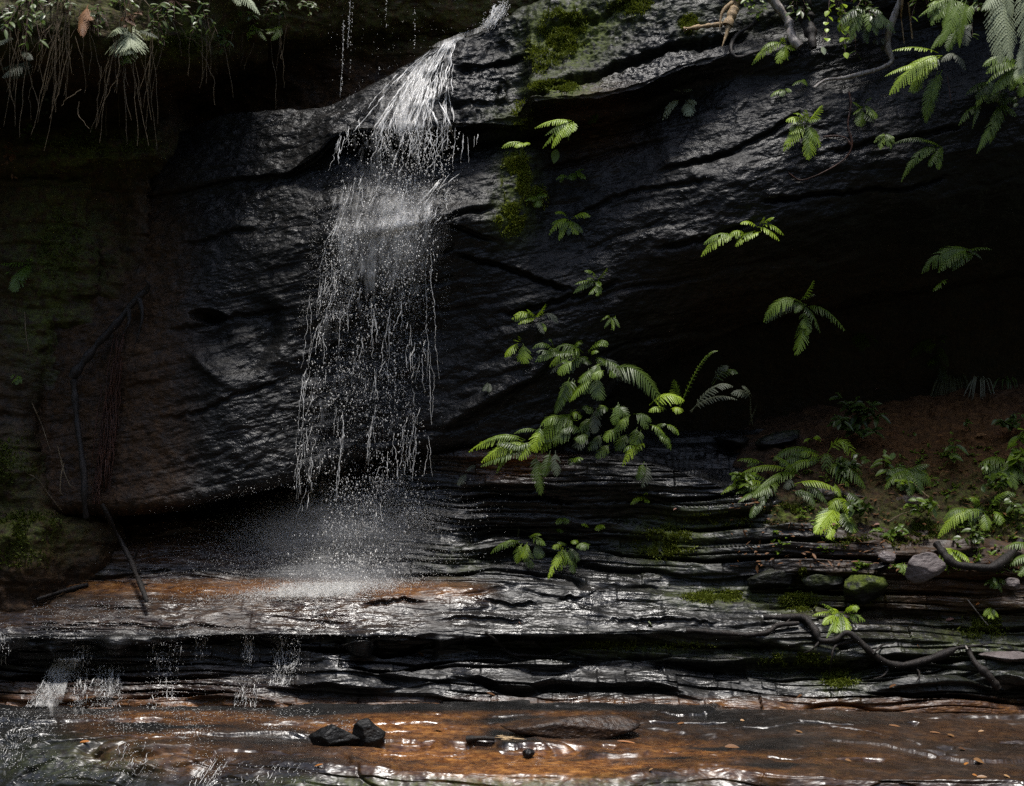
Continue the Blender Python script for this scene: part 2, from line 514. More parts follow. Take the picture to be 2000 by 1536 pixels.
# --- the brown, overgrown buttress at the left
U = np.arange(-330, 520, 2.4)
def fold(k, e, q=.9):
    """carry a row round the buttress's right-hand edge at pixel e"""
    r = [list(p) for p in k if p[0] < e - 5]
    K = np.array(k, float)
    ye = np.interp(e, K[:, 0], K[:, 1]); Ye = np.interp(e, K[:, 0], K[:, 2])
    return r + [[e, ye, Ye], [e + 18, ye, Ye + q * .45], [e + 60, ye, Ye + q], [560, ye, Ye + q + .3]]
rows = [row(k, U, 2) for k in (
    fold([(-330, -700, -.9), (520, -700, -.2)], 470, .4), fold([(-330, -120, -1.3), (520, -120, -.6)], 480, .5),
    fold([(-330, 40, -1.3), (100, 50, -1.2), (300, 80, -.9), (400, 90, -.7), (520, 60, 0)], 425), fold([(-330, 80, -1.2), (100, 95, -1.1), (300, 105, -.8), (400, 120, -.6), (520, 90, 0)], 425),
    fold([(-330, 130, .2), (200, 150, .3), (420, 170, .4), (520, 170, .8)], 400), fold([(-330, 230, .25), (200, 240, .35), (420, 230, .4)], 330),
    fold([(-330, 262, -.2), (100, 280, -.2), (300, 268, -.1), (420, 270, 0)], 312), fold([(-330, 310, -.25), (100, 318, -.2), (300, 310, -.1), (420, 300, 0)], 310),
    fold([(-330, 340, 0), (100, 340, 0), (300, 345, .1), (420, 340, .2)], 300), fold([(-330, 520, -.1), (60, 520, -.05), (150, 520, 0), (172, 520, .0), (190, 520, .18), (300, 520, .15)], 292),
    fold([(-330, 690, -.2), (60, 690, -.1), (120, 690, .05), (220, 690, .12), (300, 690, .2)], 235), fold([(-330, 880, -.35), (40, 880, -.25), (80, 885, .05), (200, 900, .1)], 205),
    fold([(-330, 985, -.45), (80, 990, -.35), (130, 1000, -.05), (220, 1000, .1)], 205), fold([(-330, 1008, -.75), (80, 1015, -.6), (130, 1030, -.3), (220, 1040, .0)], 215),
    fold([(-330, 1110, -.8), (60, 1110, -.7), (130, 1110, -.35), (220, 1110, -.1)], 215), fold([(-330, 1240, -.8), (60, 1240, -.6), (130, 1240, -.2), (220, 1240, 0)], 200))]
G = vsmooth(loft(rows, [20, 24, 20, 26, 30, 20, 20, 16, 60, 56, 60, 36, 20, 30, 30]), 3)
N = gnormals(G)
L, _ = layers(G, .16, 81, -4, .1, .7, .2)
D = .22 * fbm(G, 1.3, 4, 71) + .05 * fbm(G, 3.4, 4, 72) + .03 * ridge(G, 4.5, 4, 73, (1, 1, 2.2)) + .012 * fbm(G, 17., 4, 74) + .025 * L
G = G + N * D[..., None]
px, py = pix(G)
M = mk(G)
M[..., 2] = np.clip(.55 - .2 * blob(px, py, 100, 780, 120, 160), 0, 1)
M[..., 1] = np.clip(.5 * sstep(160, 60, py) + .8 * blob(px, py, 350, 90, 70, 40) + .75 * blob(px, py, 110, 480, 110, 140) + .7 * blob(px, py, 180, 290, 160, 50) + .5 * blob(px, py, 90, 660, 80, 90) + .6 * blob(px, py, 20, 920, 70, 60) + .75 * blob(px, py, 40, 1040, 120, 50), 0, 1)
M[..., 3] = .75 - .4 * blob(px, py, 110, 780, 140, 220)
rock_surface('cliff_buttress', G, M, 'brown overgrown buttress at the left edge')

# --- the ledges under the fall
U = np.arange(-330, 2340, 2.0)
E = [
    [(-330, 1000, 1.2), (200, 1000, 1.1), (480, 968, 1.1), (640, 925, 1.0), (800, 885, .9), (900, 860, .8), (1000, 850, .8), (1100, 845, .8), (1300, 840, .9), (1450, 835, 1.0), (1700, 830, 1.2), (2340, 830, 1.2)],
    [(-330, 1020, .2), (200, 1035, .2), (400, 1018, .3), (500, 985, .36), (640, 950, .34), (800, 905, .28), (880, 884, .22), (940, 885, .16), (1000, 880, .10), (1100, 880, .06), (1300, 900, .05), (1450, 965, -.02), (1600, 1040, -.15), (1800, 1090, -.3), (2000, 1110, -.35), (2340, 1120, -.4)],
    [(-330, 1040, .1), (200, 1055, .06), (400, 1040, .2), (500, 1015, .24), (640, 1000, .24), (800, 975, .18), (880, 955, .10), (940, 958, .04), (1000, 970, .0), (1100, 955, -.02), (1300, 935, .0), (1450, 975, -.06), (1600, 1060, -.18), (1800, 1100, -.32), (2000, 1118, -.38), (2340, 1125, -.42)],
    [(-330, 1080, -.2), (0, 1080, -.1), (200, 1085, -.1), (400, 1072, .05), (640, 1062, .12), (800, 1046, .08), (900, 1030, .05), (960, 1050, .2), (1000, 1060, .25), (1100, 1070, .25), (1250, 1060, .15), (1330, 1060, -.05), (1450, 1085, -.15), (1600, 1125, -.25), (1800, 1140, -.4), (2000, 1150, -.45), (2340, 1150, -.5)],
    [(-330, 1160, -.4), (0, 1152, -.35), (200, 1142, -.28), (400, 1132, -.2), (640, 1130, -.14), (850, 1132, -.16), (950, 1134, -.2), (1060, 1138, -.22), (1250, 1140, -.2), (1450, 1168, -.2), (1600, 1192, -.3), (2000, 1210, -.48), (2340, 1215, -.5)],
    [(-330, 1190, -.6), (0, 1185, -.6), (200, 1175, -.6), (400, 1172, -.58), (640, 1168, -.55), (780, 1160, -.44), (950, 1150, -.38), (1060, 1150, -.36), (1250, 1156, -.34), (1450, 1182, -.36), (1600, 1215, -.42), (2000, 1240, -.55), (2340, 1240, -.6)],
    [(-330, 1225, -.8), (0, 1220, -.8), (250, 1212, -.8), (450, 1206, -.78), (640, 1204, -.70), (850, 1200, -.58), (1000, 1196, -.53), (1250, 1196, -.50), (1450, 1212, -.5), (1600, 1240, -.55), (2000, 1280, -.65), (2340, 1280, -.65)],
    [(-330, 1262, -.9), (0, 1256, -.9), (100, 1262, -.88), (250, 1250, -.88), (450, 1240, -.88), (640, 1242, -.84), (850, 1250, -.78), (1000, 1240, -.74), (1150, 1240, -.73), (1300, 1235, -.71), (1450, 1240, -.66), (1550, 1262, -.68), (1700, 1290, -.75), (2000, 1310, -.75), (2340, 1310, -.75)],
    [(-330, 1272, -.84), (0, 1266, -.83), (250, 1262, -.79), (450, 1254, -.74), (640, 1256, -.74), (850, 1264, -.62), (1000, 1256, -.52), (1150, 1256, -.5), (1300, 1252, -.5), (1450, 1256, -.5), (1550, 1272, -.6), (1700, 1298, -.7), (2000, 1318, -.7), (2340, 1318, -.7)],
    [(-330, 1325, -.9), (0, 1320, -.88), (450, 1318, -.85), (850, 1318, -.82), (1200, 1316, -.80), (1450, 1320, -.82), (1700, 1335, -.9), (2340, 1345, -.9)],
    [(-330, 1398, -1.02), (0, 1383, -1.0), (450, 1383, -1.0), (640, 1380, -1.02), (800, 1382, -1.03), (1000, 1374, -1.05), (1200, 1374, -1.08), (1400, 1378, -1.08), (1600, 1388, -1.06), (2000, 1404, -1.0), (2340, 1404, -1.0)]]
rows = [row(k, U, 8) for k in E]
rows.append(rows[-1] + np.array((0, -.12, -.5)))
G = vsmooth(loft(rows, [30, 40, 50, 60, 30, 40, 40, 16, 56, 64, 10]), 2)
N = gnormals(G); px, py = pix(G)
H = N * .55 + np.array((0, -.45, 0.0))
smooth_l = sstep(950, 760, px) * sstep(930, 980, py) * sstep(1150, 1120, py)       # the splashed apron is smoother
slabtop = sstep(1140, 1155, py) * sstep(1246, 1238, py) * sstep(1580, 1470, px)
wl_ = np.clip(1 - .65 * smooth_l - .84 * slabtop, .2, 1)
right = sstep(1100, 1600, px)
L, lf = layers(G, .115, 101, -1.0, .10, .6, .10)
L2, _ = layers(G, .045, 117, -1.5, .06, .9, .15)
D = .07 * fbm(G, .8, 3, 111) + .042 * fbm(G, 2.6, 3, 112, (.8, 1, 1.3)) + .010 * ridge(G, 5., 3, 113, (.6, 1, 2.6)) + .004 * fbm(G, 18., 3, 114, (.7, 1, 2.2), .5)
face = sstep(1255, 1275, py) * sstep(1385, 1370, py)
D = D + wl_ * ((.115 + .03 * right + .05 * face) * L + (.040 + .03 * face) * L2)
# cracks across the big slab
fill = noise(np.stack([px * .0052, 0 * px, 0 * px], -1), 1.0, 135) * .6 + noise(np.stack([px * .017, 0 * px, 0 * px], -1), 1.0, 136) * .5
D = D + .20 * sstep(950, 800, px) * sstep(.0, .6, fill + .2 * sstep(900, 500, px)) * np.exp(-((py - 1264) / 15) ** 2)
for pts, lip, cut in (([(1075, 1172), (1115, 1169), (1150, 1166)], .05, .04), ([(1140, 1170), (1160, 1155), (1180, 1138)], .04, .05), ([(700, 1176), (780, 1174), (840, 1180)], .05, .04), ([(860, 1215), (960, 1206), (1040, 1212)], .04, .03), ([(1180, 1212), (1300, 1204), (1420, 1216)], .04, .03), ([(930, 1168), (1000, 1176), (1070, 1174)], .04, .03)):
    D = crack(D, px, py, pts, lip, cut, 3.0, 10.0)
edge = np.ones(G.shape[0]); edge[:20] = np.linspace(.2, 1, 20)
G = G + H * (D * edge[:, None])[..., None]
px, py = pix(G)
M = mk(G)
rustband = np.exp(-((py - (1150 + .012 * (px - 600))) / 17) ** 2) * sstep(60, 160, px) * sstep(1000, 850, px)
M[..., 0] = np.clip(.72 * rustband + .13 * sstep(1160, 1180, py) * sstep(1245, 1215, py) * sstep(1000, 600, px) + .5 * sstep(980, 1010, py) * sstep(1120, 1090, py) * sstep(700, 200, px) * sstep(100, 250, px) * .5
                    + .3 * sstep(1290, 1390, py) * sstep(700, 300, px) + .8 * blob(px, py, 1000, 905, 80, 26) + .25 * blob(px, py, 1850, 1150, 200, 60) + .5 * sstep(1355, 1380, py), 0, 1)
M[..., 1] = np.clip(.9 * blob(px, py, 1300, 1060, 80, 45) + .8 * blob(px, py, 1400, 1165, 90, 20) + .9 * blob(px, py, 1560, 1170, 60, 30) + .9 * blob(px, py, 1690, 1155, 45, 28) + .5 * blob(px, py, 1250, 1265, 200, 20) + .55 * blob(px, py, 1550, 1290, 90, 26)
                    + .5 * blob(px, py, 1640, 1330, 60, 30) + .5 * blob(px, py, 60, 1090, 110, 50) + .45 * blob(px, py, 1900, 1250, 160, 60) + .3 * blob(px, py, 900, 1100, 60, 30) + .4 * blob(px, py, 1400, 1010, 120, 30), 0, 1)
M[..., 2] = np.clip(.5 * sstep(1450, 1800, px) * sstep(1240, 1140, py) + .4 * sstep(250, 60, px) * sstep(1150, 1100, py), 0, 1)
M[..., 3] = .55 * M[..., 2] + .1 * right
rock_surface('stepped_rock_ledge', G, M, 'layered wet black ledges under the waterfall', LEDGE)

# --- the stream bed in front
U = np.arange(-330, 2340, 2.2)
Fk = [
    [(-330, 1392, -.6), (0, 1379, -.6), (450, 1379, -.6), (1000, 1371, -.65), (1400, 1374, -.65), (2000, 1400, -.6), (2340, 1400, -.6)],
    [(-330, 1400, -1.15), (0, 1385, -1.15), (450, 1385, -1.15), (1000, 1378, -1.2), (1400, 1380, -1.2), (2000, 1406, -1.15), (2340, 1406, -1.15)],
    [(-330, 1412, -1.6), (0, 1405, -1.6), (300, 1410, -1.7), (450, 1408, -1.6), (1000, 1408, -1.6), (1400, 1408, -1.6), (2000, 1430, -1.6), (2340, 1430, -1.6)],
    [(-330, 1422, -1.8), (0, 1420, -1.8), (300, 1428, -1.9), (600, 1432, -1.8), (1000, 1436, -1.8), (1400, 1436, -1.9), (2000, 1450, -1.9), (2340, 1450, -1.9)],
    [(-330, 1432, -1.9), (0, 1430, -1.9), (300, 1440, -2.0), (600, 1452, -1.95), (1000, 1456, -2.1), (1400, 1460, -2.2), (2000, 1470, -2.2), (2340, 1470, -2.2)],
    [(-330, 1450, -2.0), (0, 1452, -2.05), (200, 1462, -2.2), (400, 1480, -2.5), (600, 1498, -2.75), (800, 1508, -2.9), (950, 1512, -2.95), (1100, 1518, -3.0), (1200, 1526, -3.1), (1300, 1512, -2.95), (1400, 1502, -2.85), (1500, 1516, -3.0), (2000, 1524, -3.1), (2340, 1524, -3.1)],
    [(-330, 1540, -2.25), (0, 1540, -2.3), (200, 1540, -2.5), (400, 1545, -2.75), (600, 1550, -2.9), (950, 1555, -3.05), (1200, 1575, -3.2), (1400, 1550, -3.0), (2000, 1575, -3.2), (2340, 1575, -3.2)]]
rows = [row(k, U, 8) for k in Fk]
lastr = rows[-1].copy(); lastr[:, 1] -= .4; lastr[:, 2] -= .35; rows.append(lastr)
lastr = rows[-1].copy(); lastr[:, 1] = -15.0; lastr[:, 2] = -.35; lastr[:, 0] *= 2.2; rows.append(lastr)
G = vsmooth(loft(rows, [14, 60, 40, 30, 90, 70, 40, 60]), 2)
N = gnormals(G); px, py = pix(G)
far = sstep(-5.0, -3.4, G[..., 1])
L, _ = layers(G, .05, 141, -.6, .03, .5, .12)
D = .04 * fbm(G, .9, 3, 151, (1, 1.6, 1)) + .018 * fbm(G, 2.2, 4, 152, (1, 1.6, 1)) + .012 * ridge(G, 4., 4, 153, (.8, 1.8, 1)) + .003 * fbm(G, 20., 2, 154) + .012 * L
q_ = (-G[..., 1] + 1.3 * fbm(G, .6, 3, 181, (1, .6, 1)) + .16 * fbm(G, 3., 3, 182)) / .36
k_ = np.floor(q_); f_ = q_ - k_
gate = .1 + .9 * sstep(-.1, .6, noise(np.stack([G[..., 0] * .9, k_ * 3.1, 0 * k_], -1), 1.0, 183))
gate2 = .1 + .9 * sstep(-.1, .6, noise(np.stack([G[..., 0] * .9, (k_ + 1) * 3.1, 0 * k_], -1), 1.0, 183))
D = D + .024 * sstep(.15, .86, f_) * gate2 * sstep(1.0, .90, f_) + .018 * noise(np.stack([G[..., 0] * .7, k_ * 5.7, 0 * k_], -1), 1.0, 184)
D = D - .055 * sstep(.74, .90, ridge(G, .8, 3, 155, (.8, 2.2, 1))) * sstep(-1.2, -1.7, G[..., 1])
G = G + N * (D * far)[..., None]
px, py = pix(G)
M = mk(G)
n_ = fbm(G, 1.3, 3, 161, (1, 2.5, 1))
M[..., 0] = np.clip((1.9 * blob(px, py, 1120, 1482, 340, 36) + .55 * sstep(1385, 1395, py) * sstep(1450, 1425, py) * sstep(1500, 900, px) * sstep(80, 330, px) + .6 * blob(px, py, 330, 1480, 110, 30) + .12 * sstep(1300, 1700, px)) * np.clip(.85 + 1.7 * n_, 0, 1.5), 0, 1)
M[..., 1] = np.clip(.45 * sstep(1508, 1530, py) * sstep(1600, 900, px) * sstep(400, 700, px) + .25 * blob(px, py, 150, 1490, 160, 40), 0, 1)
M[..., 2] = .10 * sstep(1300, 1600, px)
rock_surface('stream_bed', G, M, 'orange stained stream bed along the bottom', BED)

# --- the bank of earth at the right
U = np.arange(1330, 2340, 2.6)
rows = [row(k, U) for k in (
    [(1330, 900, 1.3), (1450, 850, 1.4), (1600, 806, 1.5), (1750, 790, 1.5), (1850, 765, 1.5), (2000, 745, 1.5), (2340, 720, 1.5)],
    [(1330, 905, 1.0), (1450, 862, .9), (1600, 825, .95), (1750, 815, .95), (1850, 800, .95), (2000, 775, 1.0), (2340, 760, .9)],
    [(1330, 960, .9), (1450, 905, .5), (1600, 890, .5), (1750, 890, .5), (2000, 880, .4), (2340, 880, .3)],
    [(1330, 1000, .8), (1420, 985, .3), (1500, 970, .1), (1600, 965, .1), (1750, 970, .1), (2000, 970, .0), (2340, 970, -.1)],
    [(1330, 1050, .7), (1420, 1030, .2), (1500, 1028, -.12), (1600, 1050, -.2), (1750, 1075, -.25), (2000, 1085, -.3), (2340, 1085, -.4)],
    [(1330, 1090, .8), (1420, 1080, .3), (1500, 1080, .0), (1600, 1110, -.15), (1750, 1125, -.3), (2000, 1130, -.4), (2340, 1130, -.5)],
    [(1330, 1160, .9), (1420, 1150, .6), (1600, 1190, .3), (1750, 1190, .1), (2000, 1190, .0), (2340, 1190, -.1)])]
G = vsmooth(loft(rows, [40, 50, 60, 60, 30, 20]), 3)
N = gnormals(G)
D = .12 * fbm(G, 1.5, 4, 171) + .06 * fbm(G, 5., 4, 172) + .03 * fbm(G, 18., 4, 173, gain=.6)
G = G + N * D[..., None]
px, py = pix(G)
M = mk(G)
M[..., 2] = .45 + .45 * blob(px, py, 1830, 850, 200, 80)
M[..., 0] = 1.0 * blob(px, py, 1840, 860, 200, 80)
M[..., 1] = np.clip(.9 * blob(px, py, 1790, 1040, 60, 40) + .9 * blob(px, py, 1530, 1000, 60, 24) + .6 * blob(px, py, 1950, 1000, 120, 80) + .5 * blob(px, py, 1700, 1040, 140, 50) + .35 * blob(px, py, 1800, 950, 200, 40), 0, 1)
M[..., 3] = .85
o = rock_surface('earth_bank_terrain', G, M, 'brown earth bank in front of the cave')

# --- added, unseen slope behind and beside the camera: it keeps the low sky off the wet rock
t = NT('added_shade_slope')
g = t.n('ShaderNodeNewGeometry').outputs['Position']
t.l(t.ramp(t.noise(g, 1.5, 8, .65), [(.3, (.010, .013, .006)), (.6, (.030, .036, .014)), (.8, (.05, .045, .025))]), t.b.inputs['Base Color'])
t.b.inputs['Roughness'].default_value = .9
a = np.linspace(0, 2 * math.pi, 145)
rr_ = [(5.2, -.8), (6.5, .6), (8.5, 4.0), (10.5, 8.5), (13.0, 13.5), (18, 19.0), (30, 23.0)]
G = np.stack([np.stack([r * 1.25 * np.sin(a), -8.0 - r * np.cos(a) * 1.15, z + 0 * a], -1) for r, z in rr_])
G = np.concatenate([G[k][None] * (1 - s) + G[k + 1][None] * s for k in range(len(rr_) - 1) for s in np.linspace(0, 1, 8, endpoint=False)] + [G[-1][None]])
# on the far side the slope stands behind the cliff top
back = sstep(.2, .75, -np.cos(a))[None, :]
G[..., 1] += back * 4.2
G[..., 2] += np.where(True, back * 1.0, 0)
G = G + (np.stack([fbm(G, .35, 4, 181), fbm(G, .35, 4, 182), fbm(G, .35, 4, 183)], -1) * .8)
inside = (np.abs(G[..., 0]) < 5.2) & (G[..., 1] > -9.) & (G[..., 2] < 6)
G[..., 1] += np.where((G[..., 1] > -2.5) & (G[..., 2] < 6.5), 2.5, 0)
o = mesh_obj('added_shade_hillside', G.reshape(-1, 3), gfaces(*G.shape[:2]), t.m); tag(o, 'added unseen dark slope around the viewer that blocks low sky light', 'hillside', kind='structure')# fill pinholes of the depth table
for _ in range(4):
    bad = ZB > 1e8
    if not bad.any(): break
    P_ = np.pad(ZB, 1, constant_values=1e9)
    nb_ = np.min([P_[a:a + ZB_H, b:b + ZB_W] for a in range(3) for b in range(3)], axis=0)
    ZB[bad] = nb_[bad]
ZB[ZB > 1e8] = 1.5
RNG = np.random.default_rng(7)
rnd = random.Random(11)


def lin(a, b, t): return a + (b - a) * t


# ------------------------------------------------------------------ materials of plants, wood and stone
def leaf_material(name, c1, c2, rough=.38, trans=.25):
    t = NT(name)
    oi = t.n('ShaderNodeObjectInfo')
    g = t.n('ShaderNodeNewGeometry').outputs['Position']
    f = t.math('ADD', t.math('MULTIPLY', oi.outputs['Random'], .7), t.math('MULTIPLY', t.noise(g, 14.0, 3), .4), True)
    c = t.ramp(f, [(.15, c1), (.85, c2)])
    t.l(c, t.b.inputs['Base Color'])
    t.b.inputs['Roughness'].default_value = rough
    t.b.inputs['Specular IOR Level'].default_value = .3
    tr = t.n('ShaderNodeBsdfTranslucent'); t.l(c, tr.inputs['Color'])
    mx = t.n('ShaderNodeMixShader'); mx.inputs[0].default_value = trans
    t.l(t.b.outputs[0], mx.inputs[1]); t.l(tr.outputs[0], mx.inputs[2]); t.l(mx.outputs[0], t.out.inputs['Surface'])
    return t.m


def wood_material(name, c1, c2, rough=.6, scale=30.0, st=(1, 1, .25)):
    t = NT(name)
    g = t.n('ShaderNodeNewGeometry').outputs['Position']
    n = t.noise(t.mapping(g, st), scale, 7, .65)
    t.l(t.ramp(n, [(.32, c1), (.68, c2)]), t.b.inputs['Base Color'])
    t.b.inputs['Roughness'].default_value = rough
    t.l(t.bump(n, 1.0, .014), t.b.inputs['Normal'])
    t.b.inputs['Specular IOR Level'].default_value = .3
    return t.m


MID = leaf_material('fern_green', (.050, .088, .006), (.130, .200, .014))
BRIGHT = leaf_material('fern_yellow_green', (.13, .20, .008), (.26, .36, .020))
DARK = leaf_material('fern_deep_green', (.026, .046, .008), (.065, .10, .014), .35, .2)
PALE = leaf_material('fern_silvery', (.19, .22, .12), (.36, .40, .25), .5, .2)
DUSK = leaf_material('fern_grey_green', (.034, .045, .022), (.075, .085, .05), .5, .15)
DEAD = leaf_material('withered_leaf', (.07, .03, .010), (.20, .09, .03), .6, .2)
STRAP = leaf_material('strap_leaf', (.05, .06, .03), (.13, .13, .08), .4, .15)
MOSS = leaf_material('moss_leaf', (.050, .065, .006), (.16, .19, .018), .7, .2)
ROOTW = wood_material('pale_root', (.06, .042, .022), (.17, .125, .07))
BARK = wood_material('dark_wet_bark', (.004, .0035, .003), (.022, .016, .012), .62, 38)
GREY = wood_material('pale_bark', (.12, .10, .085), (.42, .38, .34), .4, 40)
BROWNR = wood_material('red_brown_root', (.018, .008, .005), (.07, .026, .012), .5)
STRAW = wood_material('splintered_wood', (.12, .075, .035), (.42, .30, .16), .6, 45)


# ------------------------------------------------------------------ ferns
def frond_mesh(P0, P1, w, sag=.0, style='lance', pairs=None, face=None, wob=1.0):
    """a pinnate frond from P0 to P1; w = length of the longest pinna (m), sag = height of the arch (m)"""
    P0 = np.asarray(P0, float); P1 = np.asarray(P1, float)
    ln = np.linalg.norm(P1 - P0)
    up = np.array((0, 0, 1.0))
    mid = (P0 + P1) / 2 + up * sag * 2 + np.array((RNG.normal(0, .05) * ln, -.06 * ln, 0)) * wob
    n = 24
    t = np.linspace(0, 1, n)[:, None]
    C = (1 - t) ** 2 * P0 + 2 * t * (1 - t) * mid + t ** 2 * P1
    acc = Acc()
    V, F = tube(C, np.linspace(.0040, .0012, n) * (0.6 + ln), 4)
    acc.add(V, F)
    if face is None:
        face = np.array((RNG.normal(0, .25), -.75 + RNG.normal(0, .15), .8))
    pairs = pairs or int(np.clip(ln / .0225, 8, 24))
    t0 = {'lance': .14, 'delta': .22, 'sword': .05}[style]
    m = 13
    k = np.linspace(0, 1, m)
    prof = np.minimum(1, k * 7 + .55) * (1.02 - k) ** .55
    lob = np.where(np.arange(m) % 2 == 0, .28, 1.2)
    for i in range(pairs):
        ti = t0 + (1 - t0) * ((i + .5) / pairs)
        a = ti * (n - 1); j = min(int(a), n - 2)
        p = C[j] * (1 - a + j) + C[j + 1] * (a - j)
        T = C[j + 1] - C[j]; T /= np.linalg.norm(T)
        N = face - T * (face @ T); N /= np.linalg.norm(N)
        S = np.cross(T, N)
        u = (ti - t0) / (1 - t0)
        if style == 'lance': L = w * ((u + .05) ** .42 * (1 - u) ** .85 / .46 + .05)
        elif style == 'delta': L = w * ((1 - u) ** .85 + .05)
        else: L = w * (min(1, u * 5 + .35) * (1 - u) ** .45 + .05)
        hw = (ln * (1 - t0) / pairs) * (.43 if style != 'sword' else .26)
        hw = min(hw, L * .3 + .002)
        for sd in (-1, 1):
            LL = L * RNG.uniform(.85, 1.1)
            if RNG.random() < .02: continue
            fw = .42 + .5 * u + RNG.normal(0, .07)
            D = sd * S * math.cos(fw) + T * math.sin(fw) - N * (.10 + .12 * RNG.random())
            D /= np.linalg.norm(D)
            W = np.cross(N, D); W /= np.linalg.norm(W) + 1e-9
            ax = p + D * (k[:, None] * LL) - up * (.28 * LL * k[:, None] ** 2) + T * (.10 * LL * k[:, None] ** 2)
            h = (hw * prof * (lob if style != 'sword' else .9) + .0006)[:, None]
            fold = N * (.30 * h)
            A = ax - W * h + fold; B = ax + W * h + fold
            V = np.stack([A, ax, B], 1).reshape(-1, 3)
            r = np.arange(m - 1)[:, None] * 3
            F = np.concatenate([r + np.array((0, 1, 4, 3)), r + np.array((1, 2, 5, 4))])
            acc.add(V, F)
    return acc


def fern(label, fronds, mat=None, group=None, style='lance', name='fern', cat='fern', reach=.16, Ymax=None):
    """fronds: (base px, base py, tip px, tip py, longest pinna in px [, arch px [, material [, style]]])"""
    mat = mat or MID
    bx = np.mean([f[0] for f in fronds]); by = np.mean([f[1] for f in fronds])
    root = empty(name, on(bx, by, .01) if Ymax is None else at(bx, by, min(Ymax, float(depth(bx, by)))))
    tag(root, label, cat, group)
    extra = []
    if len(fronds) >= 4:                                              # fuller: some smaller, darker fronds behind and between
        for f in fronds:
            if RNG.random() < .75:
                q = RNG.uniform(.55, 1.0); a = RNG.normal(0, .45); dx, dy = (f[2] - f[0]) * q, (f[3] - f[1]) * q
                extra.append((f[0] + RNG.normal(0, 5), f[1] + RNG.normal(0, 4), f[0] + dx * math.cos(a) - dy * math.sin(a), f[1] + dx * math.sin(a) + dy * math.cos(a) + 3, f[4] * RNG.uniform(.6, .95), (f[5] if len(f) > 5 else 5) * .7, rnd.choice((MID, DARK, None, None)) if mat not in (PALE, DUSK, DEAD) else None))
    for f in list(fronds) + extra:
        d0 = min(float(depth(f[0], f[1])), float(depth(f[0] + 6, f[1] + 6))) - .015
        L = math.hypot(f[2] - f[0], f[3] - f[1]) * .004
        if Ymax is not None: d0 = min(d0, Ymax + .12 * (noise(np.array([[f[0] * .05, f[1] * .05, 1.0]]), 1.0, 9)[0]))
        d1 = min(d0 - reach * (.4 + L), float(depth(f[2], f[3])) - .06)
        d1 = max(d1, d0 - .9 * L - .12)
        P0 = at(f[0], f[1], d0); P1 = at(f[2], f[3], d1)
        pxm = .00036 * (d0 + 11)
        sag = (f[5] if len(f) > 5 else .22 * abs(f[2] - f[0])) * pxm
        mt = f[6] if len(f) > 6 and f[6] else mat
        stl = f[7] if len(f) > 7 else style
        frond_mesh(P0, P1, f[4] * pxm * .98, sag, stl).build('frond', mt, root)
    return root


def burst(cx, cy, n, r0, r1, a0, a1, w, jit=6):
    """n fronds fanning out of one point; angles in degrees, 0 = right, 90 = down"""
    out = []
    for i in range(n):
        a = R(lin(a0, a1, (i + .5) / n) + RNG.uniform(-9, 9)); r = RNG.uniform(r0, r1)
        out.append((cx + RNG.uniform(-jit, jit), cy + RNG.uniform(-jit, jit) * .7, cx + r * math.cos(a), cy + r * math.sin(a) * .85 + 8, w * RNG.uniform(.8, 1.15)))
    return out


CL = 'ferns rooted in cracks of the wet cliff'
UR = 'ferns hanging over the upper right of the cliff'
LG = 'ferns growing along the rock ledge'
fern('large pale silvery fern hanging in the top right corner', [(1948, -45, 1953, 124, 33, 0), (1992, -30, 2008, 104, 26, 0), (2015, 60, 1983, 154, 20, 0), (1960, -40, 1920, 20, 22, 0)], PALE, UR, Ymax=-1.15)
fern('narrow upright green fern just left of the silvery corner fern', [(1902, -12, 1794, 34, 9, 8), (1882, -4, 1834, 92, 15, 4), (1905, 5, 1868, 72, 15, 4), (1862, 52, 1818, 98, 9, 2), (1868, 60, 1850, 100, 12, 0)], MID, UR, Ymax=-0.7)
fern('bright arching fern hanging below the pale crooked branch', [(1840, 110, 1737, 186, 25, 20), (1836, 112, 1775, 180, 14, 8), (1832, 104, 1742, 100, 9, 8), (1830, 120, 1728, 150, 9, 6), (1800, 140, 1782, 182, 14, 0)], BRIGHT, UR, Ymax=-0.55)
fern('grey green fern beside the arching fern under the corner fern', [(1885, 55, 1887, 90, 13, 4), (1895, 50, 1870, 62, 10, 4), (1862, 108, 1886, 138, 12, 8), (1865, 106, 1838, 122, 10, 6)], DUSK, UR, Ymax=-0.6)
fern('long single fern frond hanging straight down the dark face', [(1832, 140, 1808, 240, 17, 0), (1840, 138, 1822, 200, 10, 0)], MID, UR)
fern('drooping green fern at the right edge above the cave', [(1990, 198, 1955, 205, 12, 8), (1972, 196, 1908, 300, 16, 8), (1910, 206, 1872, 246, 10, 8), (1950, 205, 1985, 228, 13, 8)], MID, UR)
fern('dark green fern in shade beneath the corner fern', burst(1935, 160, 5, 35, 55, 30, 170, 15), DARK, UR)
fern('small two frond fern by the mossy root at the top', [(1534, 86, 1468, 128, 12, 14), (1536, 88, 1519, 124, 15, 4), (1530, 84, 1530, 72, 8, 0), (1540, 88, 1552, 98, 10, 2)], BRIGHT, UR)
fern('tiny fern under the slanting crack near the top right', [(1530, 176, 1505, 190, 7, 4), (1532, 176, 1524, 188, 8, 2), (1534, 174, 1545, 180, 6, 2)], MID, CL)
fern('dim tiny fern right of the slanting crack', [(1570, 158, 1548, 168, 8, 4), (1572, 155, 1574, 166, 9, 2)], MID, CL)
